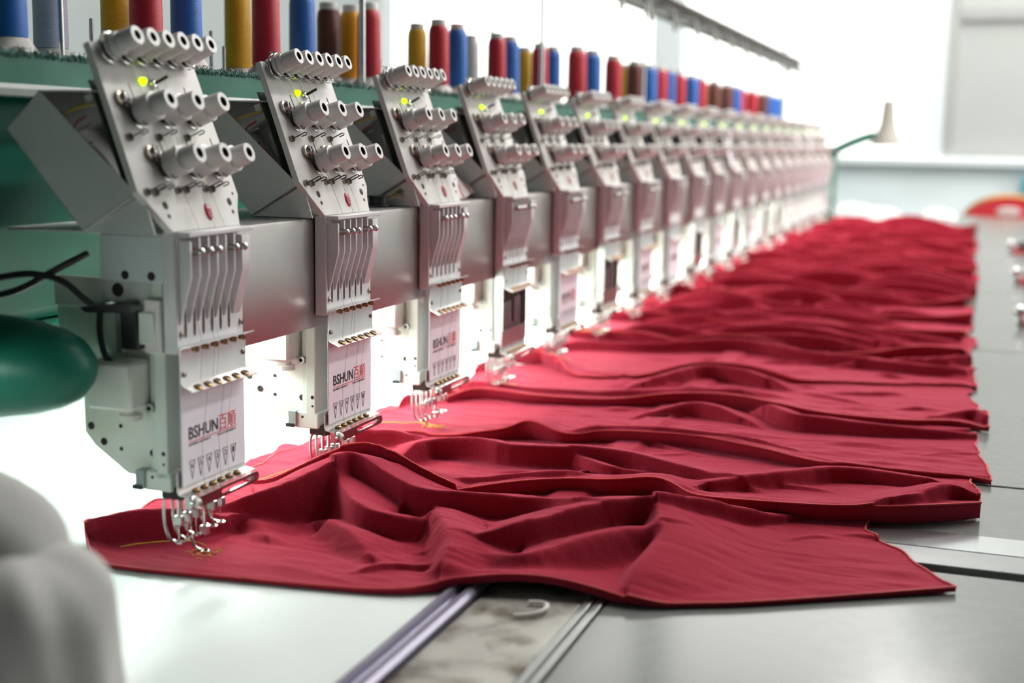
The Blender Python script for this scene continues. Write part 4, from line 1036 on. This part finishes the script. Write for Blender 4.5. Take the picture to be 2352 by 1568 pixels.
# ------------------------------------------------------------------ things at the right side and far end
for i, (x, y) in enumerate(((.915, 2.42), (.935, 3.56), (.948, 4.93))):
    c = empty('frame_clamp', (x, y, ZT), ['steel frame clamp on the grey table at the right edge, closest of three', 'steel frame clamp on the grey table at the right edge, middle of three', 'steel frame clamp on the grey table at the right edge, farthest of three'][i], 'clamp', 'clamps along the right table')
    MB().box((.01, -.05, .0005), (.16, .05, .016), M_CHRED, .002).build('red_base', c, label='red and gold base')
    MB().box((.025, -.045, .016), (.17, .045, .05), mat('clamp_grey', (.12, .14, .14), .35, .6), .012).build('clamp_body', c)
    MB().sphere((0, 0, .036), .016, M_STEEL, 14, 10).build('chrome_knob', c)
    MB().tube([(0, 0, .036), (.04, 0, .036)], .006, M_STEEL, 8).build('spindle', c)
    MB().box((.012, -.012, .0006), (-.004, .012, .022), M_STEEL, .002).build('knob_stand', c)
lm = empty('funnel_lamp', (.27, 7.0, ZT), 'grey funnel shaped lamp on a green arm at the far end of the machine', 'lamp')
M_LG = mat('lamp_grey', (.34, .33, .29), .5, var=.05)
MB().lathe((0, 0, 0), (0, 0, 1), [(.082, .446, M_LG), (.096, .450, M_LG), (.092, .465, M_LG), (.068, .525, M_LG), (.050, .58, M_LG), (.044, .64, M_LG), (.037, .720, M_LG), (.0001, .724, M_LG)], 24).build('lamp_shade', lm)
MB().tube(smooth_path([(-.31, 0, .02), (-.315, 0, .20), (-.315, 0, .36), (-.30, 0, .41), (-.2, 0, .465), (-.09, 0, .505), (-.03, 0, .50)], 5), .03, M_GREEN, 10).build('arm', lm)
MB().box((-.36, -.05, .0003), (-.27, .05, .02), M_GREEN, .004).build('base', lm)
for (x, y, a, b_, c_, lab) in ((.06, 7.42, .15, .08, .075, 'white crumpled cloth heap at the far table end behind the heads'), (.22, 7.6, .12, .07, .045, 'low white cloth heap right of the green lamp base'), (.58, 7.55, .11, .10, .05, 'white bundle by the far table edge in front of red chair')):
    hp = MB(); n1, n2 = 30, 14; vs = []; r_ = np.random.default_rng(int(x * 100))
    q = r_.uniform(0, 6, 6)
    for j in range(n2):
        for i in range(n1):
            t_ = 2 * PI * i / n1; e = (j / (n2 - 1)) * PI / 2
            w_ = 1 + .12 * math.sin(4 * t_ + q[0]) + .08 * math.sin(9 * t_ + q[1] + 4 * e)
            vs.append((a * w_ * math.cos(e) * math.cos(t_), b_ * w_ * math.cos(e) * math.sin(t_), .0005 + c_ * math.sin(e) * (1 + .15 * math.sin(5 * t_ + q[2]))))
    hp.add(vs, [[j * n1 + i, j * n1 + (i + 1) % n1, (j + 1) * n1 + (i + 1) % n1, (j + 1) * n1 + i] for j in range(n2 - 1) for i in range(n1)] + [list(range(n1))], mat('white_cloth', (.78, .79, .80), .85, var=.04, scale=40), True)
    o = hp.build('cloth_heap'); o.location = (x, y, ZT); tag(o, lab, 'cloth heap')
ch = empty('banquet_chair', (1.02, 8.65, 0), 'red chair with curved gold trimmed back beyond the far table end', 'chair')
bk = [( .30 * math.cos(a), .70 + .20 * math.sin(a)) for a in np.linspace(0, PI, 21)]
MB().prism([(-.30, .48)] + bk[::-1] + [(.30, .48)], 1, -.02, .02, M_CHRED).build('backrest', ch)
MB().tube([(p[0], 0, p[1]) for p in [(.305, .45)] + [(q[0] * 1.02, q[1] + .008) for q in bk] + [(-.305, .45)]], .017, M_GOLD, 8).build('gold_frame', ch)
MB().box((-.27, -.0, .42), (.27, -.46, .49), M_CHRED, .02).build('seat', ch)
for (x, y) in ((-.25, -.02), (.25, -.02), (-.25, -.43), (.25, -.43)):
    MB().tube([(x, y, 0), (x, y, .43)], .014, M_GOLD, 8).build('leg', ch)
MB().sphere((0, -.022, .80), .07, mat('chair_badge', (.55, .5, .48), .5), 14, 8, (1.2, .1, .5)).build('back_emblem', ch)
tp = MB().box((1.12, YF - .13, ZT + .08), (1.42, YF - .0, ZT + .22), M_TEAL, .01)
o = tp.build('teal_box'); tag(o, 'small teal box fixed to the pale far wall at the right', 'box')
